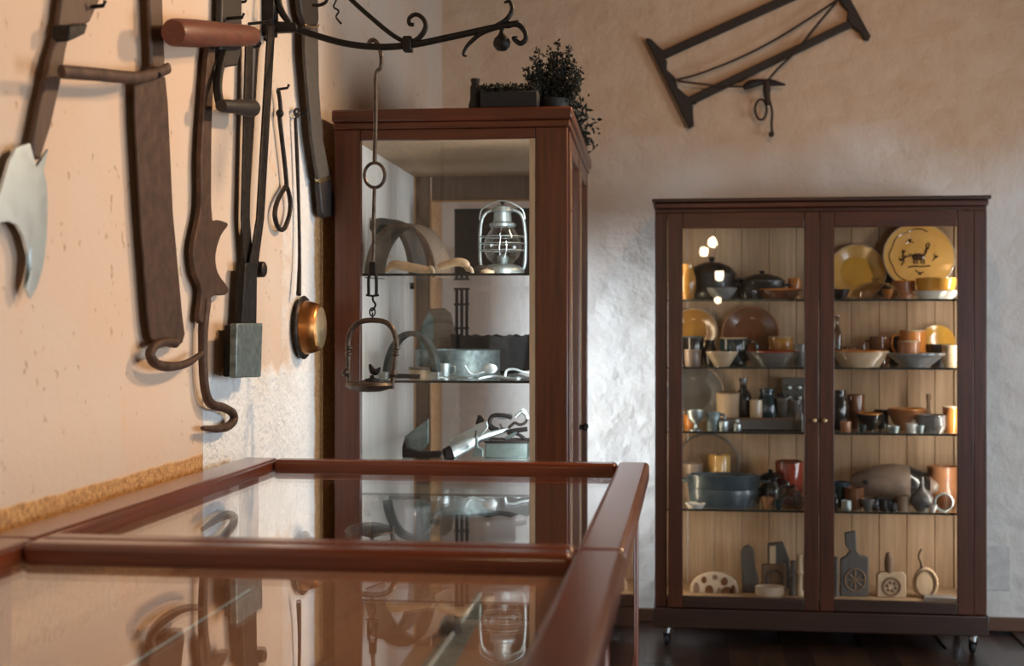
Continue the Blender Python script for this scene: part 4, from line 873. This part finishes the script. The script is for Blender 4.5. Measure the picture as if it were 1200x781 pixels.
# second shelf
leaned('amber_plate', 'amber plate leaning half behind the door stile, second shelf', 813, 389, 27, 1, 'glaze_amber', ring='glaze_cream')
leaned('brown_plate', 'large brown plate leaning on the second shelf', 879, 392, 33, 1, 'glaze_brown', ring='terracotta')
pot('dark_mug', 'dark blue-rimmed mug at the end of the second shelf', 'mug', 812, 1, 26, 34, CUP, 'glaze_black', 6.20, rimmat='blue_tub')
pot('patterned_cup', 'small patterned cream and brown cup before the dark mug', 'cup', 812, 1, 20, 20, CUP, 'stoneware', 6.08)
pot('white_bowl', 'cream footed bowl in front of the teal mug', 'bowl', 846, 1, 38, 18, CONE, 'glaze_cream', 6.07)
pot('teal_mug', 'glossy dark teal mug behind the cream bowl', 'mug', 860, 1, 34, 33, CUP, 'glaze_teal', 6.18, 'r', rimmat='glaze_cream')
pot('speckled_cup', 'cream and brown speckled cup behind the wide grey dish', 'cup', 915, 1, 30, 34, CUP, 'glaze_amber', 6.26, rimmat='glaze_cream')
pot('wide_dish', 'wide grey dish with red rim on the second shelf', 'dish', 905, 1, 62, 18, DISH, 'pewter', 6.10, rimmat='glaze_red')
pot('tin_can', 'little grey tin pot near the door meeting stile, second shelf', 'pot', 937, 1, 15, 26, CUP, 'enamel_grey', 6.16)
pot('glass_bottle', 'tall narrow clear bottle on the second shelf', 'bottle', 981, 1, 11, 60, BOTTLE, 'smoke_glass', 6.18)
pot('brown_mug', 'brown mug with loop handle behind the cream dish', 'mug', 1031, 1, 24, 34, POT, 'glaze_brown', 6.28, 'l', dz=0)
pot('orange_jug', 'glossy orange jug with two-tone rim, second shelf', 'jug', 1070, 1, 32, 42, POT, 'glaze_orange', 6.27, 'l', rimmat='glaze_cream')
pot('ochre_cup', 'small ochre cup standing before the orange jug', 'cup', 1065, 1, 26, 30, CUP, 'terracotta', 6.17, rimmat='glaze_cream')
leaned('small_yellow_plate', 'small yellow plate leaning behind the dark skillet', 1098, 402, 20, 1, 'glaze_yellow', 6.34)
pot('cream_dish', 'wide cream and orange dish on the second shelf', 'dish', 1008, 1, 66, 19, DISH, 'glaze_cream', 6.09, rimmat='glaze_orange')
pot('grey_basin', 'grey enamel basin with sloping sides on the second shelf', 'basin', 1073, 1, 66, 17, CONE, 'enamel_grey', 6.07)
pot('skillet', 'small black skillet behind the grey basin', 'skillet', 1101, 1, 30, 26, DISH, 'iron_pot', 6.24)
pot('cream_crock', 'cream crock at the hinge end of the second shelf', 'crock', 1114, 1, 20, 26, POT, 'glaze_cream', 6.12)
# third shelf
leaned('pewter_plate', 'large dull pewter plate leaning on the third shelf', 814, 462, 34, 2, 'pewter', ring='glaze_cream')
pot('goblet', 'silver goblet on the third shelf', 'goblet', 815, 2, 20, 24, GOBLET, 'tin', 6.07)
pot('tin_mug', 'small tin mug beside the silver goblet', 'mug', 836, 2, 17, 22, CUP, 'plate_steel', 6.08, 'r')
pot('wooden_tub', 'pale wooden tub with dark lid on the third shelf', 'tub', 853, 2, 27, 42, CUP, 'carved_pale', 6.24, rimmat='carved_brown')
pot('dark_flask', 'tall black flask behind the wooden tub', 'flask', 871, 2, 20, 58, BOTTLE, 'glaze_black', 6.29)
pot('black_jug', 'black jug with blue sheen in the middle of the third shelf', 'jug', 899, 2, 26, 46, JAR, 'glaze_teal', 6.26, 'r')
pot('pewter_cup', 'small pewter cup next to the black jug', 'cup', 918, 2, 18, 36, GOBLET, 'pewter', 6.24)
pot('pewter_cup', 'small pewter cup nearest the door meeting stile', 'cup', 932, 2, 15, 34, GOBLET, 'pewter', 6.22)
p, s = K(930, 6.34, 2); o = thing('egg_mould', 'grey dimpled egg mould standing at the back of the third shelf', 'mould', p)
MB().box(p.x-13*s, p.x+13*s, 6.34, 6.352, p.z, p.z+58*s).build('plate', 'pewter', o, bevel=.003)
for i in range(2):
    for j in range(3): MB().ball((p.x+(-6+12*i)*s, 6.340, p.z+(22+12*j)*s), 4*s, 10, (1, .7, 1)).build('dimple', 'tin', o)
p, s = K(892, 6.10, 2); o = thing('tray', 'long low wooden tray on the third shelf', 'tray', p)
MB().box(p.x-46*s, p.x+44*s, 6.05, 6.17, p.z, p.z+.012).build('bottom', 'pewter', o, bevel=.003)
for y in (6.05, 6.163): MB().box(p.x-48*s, p.x+46*s, y, y+.008, p.z, p.z+14*s).build('side', 'pewter' if y < 6.1 else 'carved_brown', o, bevel=.002)
for x in (-48, 44): MB().box(p.x+x*s, p.x+(x+2)*s, 6.058, 6.163, p.z, p.z+14*s).build('end', 'pewter', o, bevel=.002)
pot('clear_vial', 'narrow pale vial by the door meeting stile, third shelf', 'vial', 937, 2, 9, 32, BOTTLE, 'enamel_grey', 6.07)
pot('round_jug', 'round black jug at the meeting stile, third shelf', 'jug', 983, 2, 24, 46, JAR, 'glaze_black', 6.20)
pot('brown_jar', 'brown glazed jar behind the shallow orange dish', 'jar', 1003, 2, 21, 40, CUP, 'glaze_brown', 6.28)
pot('orange_dish', 'shallow orange-rimmed black dish on the third shelf', 'dish', 1019, 2, 32, 20, BOWL, 'glaze_black', 6.18, rimmat='glaze_orange')
pot('orange_cup', 'tiny orange cup lying low at the third shelf front', 'cup', 991, 2, 13, 13, CUP, 'terracotta', 6.06)
pot('copper_bowl', 'reddish copper bowl in the middle of the third shelf', 'bowl', 1063, 2, 46, 25, BOWL, 'terracotta', 6.22, rimmat='glaze_orange')
pot('striped_bowl', 'grey striped stoneware bowl beside the copper bowl', 'bowl', 1091, 2, 33, 20, POT, 'enamel_grey', 6.10, rimmat='pewter')
pot('floral_cup', 'tiny white floral cup at the third shelf front', 'cup', 1068, 2, 14, 11, CUP, 'glaze_white', 6.06)
pot('salt_dish', 'tiny grey salt dish at the third shelf front', 'dish', 1047, 2, 16, 8, DISH, 'tin', 6.06)
pot('pestle', 'upright wooden pestle behind the striped bowl', 'pestle', 1088, 2, 8, 42, ((0, 0), (.9, 0), (1, .3), (.6, .5), (.5, .8), (.8, .9), (.6, 1), (0, 1)), 'carved_brown', 6.26)
pot('orange_beaker', 'bright orange beaker at the hinge end of the third shelf', 'beaker', 1114, 2, 18, 30, CUP, 'glaze_orange', 6.12, rimmat='glaze_cream')
# fourth shelf
leaned('brown_platter', 'round brown platter leaning on the fourth shelf', 829, 545, 36, 3, 'carved_brown', ring='pewter')
pot('cream_canister', 'cream cylindrical canister on the fourth shelf', 'canister', 843, 3, 26, 54, ((0, 0), (.95, 0), (1, .03), (1, .97), (.95, 1), (.9, .98), (.9, .1), (0, .08)), 'glaze_ochre', 6.31)
pot('brown_crock', 'brown crock behind the oval tub by the hinge stile', 'crock', 811, 3, 26, 46, POT, 'stoneware', 6.24)
pot('oval_tub', 'big blue-grey oval tub on the fourth shelf', 'tub', 848, 3, 84, 37, TUB, 'blue_tub', 6.14, 'ears', sy=.55)
pot('teapot', 'dark glazed teapot with spout beside the red cup', 'teapot', 903, 3, 26, 32, JAR, 'glaze_black', 6.20, 'r', ('glaze_black', 9), spout=True)
pot('red_cup', 'large glossy red cup on the fourth shelf', 'cup', 925, 3, 33, 50, CUP, 'glaze_red', 6.26, rimmat='glaze_brown')
pot('glass_jug', 'dark smoked glass jug in front of the red cup', 'jug', 924, 3, 26, 28, JAR, 'smoke_glass', 6.08, 'l')
pot('clay_cup', 'tiny reddish clay cup between the tub and the glass jug', 'cup', 900, 3, 16, 14, BOWL, 'terracotta', 6.07)
pot('cup_saucer', 'small pale saucer at the fourth shelf front edge', 'saucer', 815, 3, 24, 6, DISH, 'glaze_white', 6.05)
# stoneware jug lying on its side
p, s = K(1043, 6.25, 3); o = thing('stoneware_jar', 'large brown-grey stoneware jar lying on its side', 'jar', p)
c = PY(1043, 566, 6.25); rr = 23*s; c.z = max(c.z, p.z+rr+.002)
Mx = T(c.x-46*s, c.y, c.z) @ Matrix.Rotation(math.radians(92), 4, 'Y')
MB().lathe([(0, 0), (.35*rr, 1*s), (.62*rr, 8*s), (.92*rr, 28*s), (1.05*rr, 48*s), (1.0*rr, 66*s), (.8*rr, 80*s), (.52*rr, 90*s), (.4*rr, 94*s), (.4*rr, 100*s), (0, 100*s)], 32, Mx).build('body', 'stoneware', o)
MB().lathe([(1.0*rr, 66*s), (.97*rr, 69*s), (.83*rr, 80*s), (.56*rr, 90*s), (.7*rr, 84*s)], 32, Mx).build('dipped_shoulder', 'glaze_black', o)
Mx2 = T(c.x-30*s, c.y-.8*rr, c.z+.1*rr) @ Matrix.Rotation(math.radians(90), 4, 'X')
MB().lathe([(0, .008), (2.5*s, .006), (3*s, 0), (0, 0)], 12, Mx2).build('bung', 'black_iron', o)
pot('tan_crock', 'tan crock at the hinge end of the fourth shelf', 'crock', 1106, 3, 38, 46, POT, 'terracotta', 6.28)
pot('flask', 'round-bellied pewter flask with thin neck, fourth shelf', 'flask', 1080, 3, 27, 40, ((0, 0), (.5, 0), (.95, .2), (1, .38), (.8, .55), (.3, .66), (.2, .74), (.18, 1), (0, 1)), 'pewter', 6.08)
p, s = K(1106, 6.07, 3); o = thing('glass_lens', 'round thick magnifying glass standing on its edge', 'lens', p)
MB().lathe([(0, -.006), (9*s, -.005), (9*s, .005), (0, .006)], 28, T(p.x, p.y, p.z+11*s) @ Matrix.Rotation(math.radians(82), 4, 'X')).build('lens', 'smoke_glass', o)
MB().tube([Vector((p.x+10*s*math.cos(a), p.y, p.z+11*s+10*s*math.sin(a))) for a in [i*math.pi/12 for i in range(24)]], .005, 8, closed=True).build('rim', 'tin', o)
pot('glass_ball', 'small clear glass bauble behind the magnifying glass', 'bauble', 1110, 3, 12, 36, BOTTLE, 'clear_glass', 6.14)
pot('dark_pot', 'small dark brown pot below the stoneware jar', 'pot', 1001, 3, 23, 26, POT, 'glaze_brown', 6.10)
pot('shell_dish', 'small grey shell-shaped dish at the fourth shelf front', 'dish', 1017, 3, 18, 14, CONE, 'pewter', 6.06)
pot('wooden_cylinder', 'little brown wooden cylinder box beside the round flask', 'box', 1057, 3, 16, 18, TUB, 'carved_brown', 6.08)
pot('black_pot', 'low black pot at the meeting stile, fourth shelf', 'pot', 984, 3, 24, 30, POT, 'glaze_teal', 6.16)
pot('ink_pot', 'tiny black ink pot before the stoneware jar', 'ink pot', 1036, 3, 13, 14, POT, 'glaze_black', 6.06)
p, s = K(1035, 6.14, 3); o = thing('blue_tray', 'dark blue tray under the stoneware jar', 'tray', p)
MB().box(p.x-20*s, p.x+28*s, 6.10, 6.17, p.z, p.z+.01).build('bottom', 'blue_tub', o, bevel=.002)
MB().box(p.x-20*s, p.x+28*s, 6.10, 6.105, p.z+.01, p.z+.05).build('front', 'blue_tub', o, bevel=.002)
CLUTTER = (
 (2, 808, 14, 16, CUP, 'glaze_orange', 6.20, 'small orange cup tucked behind the silver goblet', 'cup'), (2, 848, 12, 12, CUP, 'tin', 6.06, 'tiny bright tin cup before the wooden tub', 'cup'),
 (2, 864, 9, 14, BOTTLE, 'tin', 6.05, 'tiny silver bottle in front of the long tray', 'bottle'), (2, 886, 15, 34, CUP, 'glaze_cream', 6.22, 'slim cream beaker beside the black jug', 'beaker'),
 (2, 1033, 18, 22, POT, 'glaze_black', 6.28, 'small black pot behind the orange-rimmed dish', 'pot'), (2, 1078, 10, 9, DISH, 'tin', 6.05, 'tiny tin saucer beside the floral cup', 'saucer'),
 (2, 1010, 12, 9, BOWL, 'glaze_teal', 6.06, 'tiny dark teal bowl at the third shelf front', 'bowl'), (2, 1100, 12, 8, BOWL, 'glaze_white', 6.05, 'tiny white bowl at the hinge end, third shelf front', 'bowl'),
 (3, 884, 14, 26, CUP, 'glaze_black', 6.24, 'black beaker between the tub and the teapot', 'beaker'), (3, 936, 12, 22, BOTTLE, 'smoke_glass', 6.06, 'small smoked bottle by the meeting stile, fourth shelf', 'bottle'),
 (3, 912, 12, 10, BOWL, 'glaze_teal', 6.05, 'tiny dark bowl in front of the glass jug', 'bowl'), (3, 992, 12, 12, POT, 'tin', 6.05, 'tiny tin pot at the fourth shelf front', 'pot'),
 (3, 1026, 10, 16, JAR, 'smoke_glass', 6.05, 'tiny smoked jar between the shell dish and the ink pot', 'jar'), (3, 1093, 11, 9, BOWL, 'glaze_white', 6.04, 'tiny pale bowl between flask and magnifying glass', 'bowl'),
 (3, 979, 8, 20, BOTTLE, 'smoke_glass', 6.06, 'slim smoked vial by the meeting stile, fourth shelf front', 'vial'), (3, 1046, 12, 10, POT, 'glaze_black', 6.05, 'tiny black pot beside the wooden cylinder box', 'pot'),
 (1, 832, 16, 30, JAR, 'glaze_black', 6.22, 'small black jar behind the cream footed bowl', 'jar'), (1, 889, 18, 14, BOWL, 'glaze_red', 6.20, 'little red bowl before the large brown plate', 'bowl'),
 (1, 1048, 16, 34, JAR, 'glaze_black', 6.33, 'small black jar behind the ochre cup', 'jar'), (1, 997, 18, 22, CUP, 'glaze_brown', 6.30, 'small brown cup behind the wide cream dish', 'cup'),
 (0, 1040, 14, 12, BOWL, 'glaze_orange', 6.07, 'tiny orange bowl between glass dome and terracotta pot', 'bowl'), (0, 863, 14, 24, CUP, 'iron_pot', 6.30, 'small black beaker between cauldron and roasting pan', 'beaker'))
for sh, px, w_, h_, P_, mt, Y, lab, cat in CLUTTER: pot(cat, lab, cat, px, sh, w_, h_, P_, mt, Y, 'r' if cat == 'cup' else None)
# cupboard floor: carved moulds
def kp(px, py, Y):
    q = PY(px, py, Y); q.z = max(q.z, KS[4]); return q
def arc(cx, cy, rx, ry, a0, a1, n): return [(cx+rx*math.cos(math.radians(a0+(a1-a0)*i/n)), cy-ry*math.sin(math.radians(a0+(a1-a0)*i/n))) for i in range(n+1)]
o = thing('clay_relief', 'half-round beige clay relief with dark holes on the cupboard floor', 'relief', kp(836, 702, 6.15))
MB().slab([kp(x, y, 6.12) for x, y in [(808, 712)]+arc(837, 690, 28, 19, 170, 10, 14)+[(866, 712)]], (0, .03, 0)).build('body', 'clay_beige', o, bevel=.004)
for k, (x, y, rx, ry) in enumerate(((816, 691, 3.5, 8), (825, 680, 3, 4), (831, 693, 5, 7), (838, 677, 3, 3), (849, 682, 4, 5), (852, 694, 7, 6), (843, 695, 3, 6), (859, 693, 3, 7))):
    MB().slab([kp(a, b, 6.117) for a, b in arc(x, y, rx, ry, 0, 330, 11)], (0, .004, 0)).build('hole', 'glaze_brown' if k % 3 else 'carved_brown', o)
o = thing('butter_mould', 'slender dark wooden mould standing on the cupboard floor', 'mould', kp(877, 702, 6.15))
MB().slab([kp(x, y, 6.15) for x, y in [(870, 712)]+[(870, 675), (868, 662)]+arc(876, 650, 8, 10, 180, 0, 8)+[(885, 664), (889, 678), (889, 712)]], (0, .035, 0)).build('body', 'carved_grey', o, bevel=.005)
o = thing('square_mould', 'square brown wooden mould with carved circle on the cupboard floor', 'mould', kp(909, 702, 6.17))
MB().slab([kp(x, y, 6.17) for x, y in ((893, 712), (893, 662), (921, 662), (921, 712))], (0, .03, 0)).build('block', 'carved_brown', o, bevel=.004)
MB().tube([kp(x, y, 6.168) for x, y in arc(907, 678, 9, 9, 0, 345, 22)], .005, 6, closed=True).build('carved_ring', 'carved_grey', o)
o = thing('upright_block', 'dark upright wooden block behind the square mould', 'block', kp(914, 702, 6.26))
MB().slab([kp(x, y, 6.26) for x, y in ((900, 712), (900, 638), (918, 636), (925, 655), (927, 712))], (0, .04, 0)).build('block', 'carved_grey', o, bevel=.005)
MB().slab([kp(x, y, 6.255) for x, y in ((902, 662), (902, 641), (909, 640), (909, 662))], (0, .006, 0)).build('pale_face', 'carved_pale', o, bevel=.001)
pot('cream_bowl', 'low cream oval bowl in front of the square mould', 'bowl', 902, 4, 34, 13, POT, 'clay_beige', 6.06, sy=.7)
for k, (px, h, mt, lab) in enumerate(((929, 40, 'carved_grey', 'dark turned wooden rod by the meeting stile, cupboard floor'), (937, 48, 'carved_pale', 'pale turned wooden rod by the meeting stile, cupboard floor'))):
    pot('turned_rod', lab, 'rod', px, 4, 9, h, ((0, 0), (1, 0), (1, .1), (.7, .15), (.7, .5), (1, .55), (.8, .6), (.6, .9), (.8, 1), (0, 1)), mt, 6.12)
pot('thin_rod', 'thin dark spindle beside the carved paddle mould', 'spindle', 980, 4, 7, 46, ((0, 0), (1, 0), (1, .1), (.7, .15), (.7, .5), (1, .55), (.8, .6), (.6, .9), (.8, 1), (0, 1)), 'carved_grey', 6.12)
o = thing('paddle_mould', 'dark grey wooden paddle mould carved with a wheel', 'mould', kp(1002, 702, 6.12))
MB().slab([kp(x, y, 6.12) for x, y in ((985, 712), (985, 656), (992, 652), (996, 646), (991, 640), (990, 625), (1003, 623), (1004, 646), (1009, 652), (1018, 654), (1018, 712))], (0, .028, 0)).build('paddle', 'carved_grey', o, bevel=.004)
MB().tube([kp(x, y, 6.119) for x, y in arc(1002, 680, 12, 13, 0, 345, 24)], .004, 6, closed=True).build('wheel_rim', 'carved_brown', o)
for k in range(4):
    a = math.radians(k*45); MB().tube([kp(1002+11*math.cos(a), 680+11*math.sin(a), 6.119), kp(1002-11*math.cos(a), 680-11*math.sin(a), 6.119)], .0035, 6).build('wheel_spoke', 'carved_brown', o)
o = thing('handled_mould', 'pale square wooden mould with carved rosette and top handle', 'mould', kp(1045, 702, 6.12))
MB().slab([kp(x, y, 6.12) for x, y in ((1028, 712), (1028, 674), (1032, 671), (1058, 671), (1062, 675), (1062, 712))], (0, .035, 0)).build('block', 'carved_pale', o, bevel=.004)
MB().tube([kp(1042, 672, 6.135), kp(1042, 664, 6.135), kp(1042, 655, 6.135), kp(1041, 648, 6.135)], [.016, .020, .020, .010], 12).build('grip', 'carved_brown', o)
MB().tube([kp(x, y, 6.119) for x, y in arc(1045, 688, 10, 10, 0, 345, 24)], .0055, 6, closed=True).build('carved_ring', 'carved_brown', o)
for k in range(6):
    a = math.radians(k*60+15); MB().ball(kp(1045+5*math.cos(a), 688+5*math.sin(a), 6.119), .008, 8, (1, .5, 1)).build('petal', 'carved_brown', o)
o = thing('oval_mould', 'pale oval wooden mould with curling tail handle', 'mould', kp(1085, 702, 6.12))
MB().slab([kp(x, y, 6.12) for x, y in arc(1085, 685, 15, 19, 0, 345, 26)], (0, .03, 0)).build('dish', 'carved_pale', o, bevel=.005)
MB().tube([kp(x, y, 6.118) for x, y in arc(1085, 684, 12, 15, 0, 345, 26)], .005, 6, closed=True).build('raised_rim', 'carved_brown', o)
P_ = smoothp([kp(x, y, 6.135) for x, y in ((1081, 668), (1080, 660), (1077, 652), (1080, 644))], 4); MB().tube(P_, lerpr((.012, .008, .006, .005), len(P_)), 8).build('tail', 'carved_brown', o)
p, s = K(1102, 6.07, 4); o = thing('flat_slate', 'small flat grey slab lying before the oval mould', 'slab', p)
MB().slab([Vector((p.x-20*s, 6.05, p.z)), Vector((p.x+20*s, 6.05, p.z)), Vector((p.x+14*s, 6.12, p.z)), Vector((p.x-16*s, 6.12, p.z))], (0, 0, .018)).build('slab', 'enamel_grey', o, bevel=.003)
for o in bpy.data.objects:
    if '_o' in o: del o['_o']
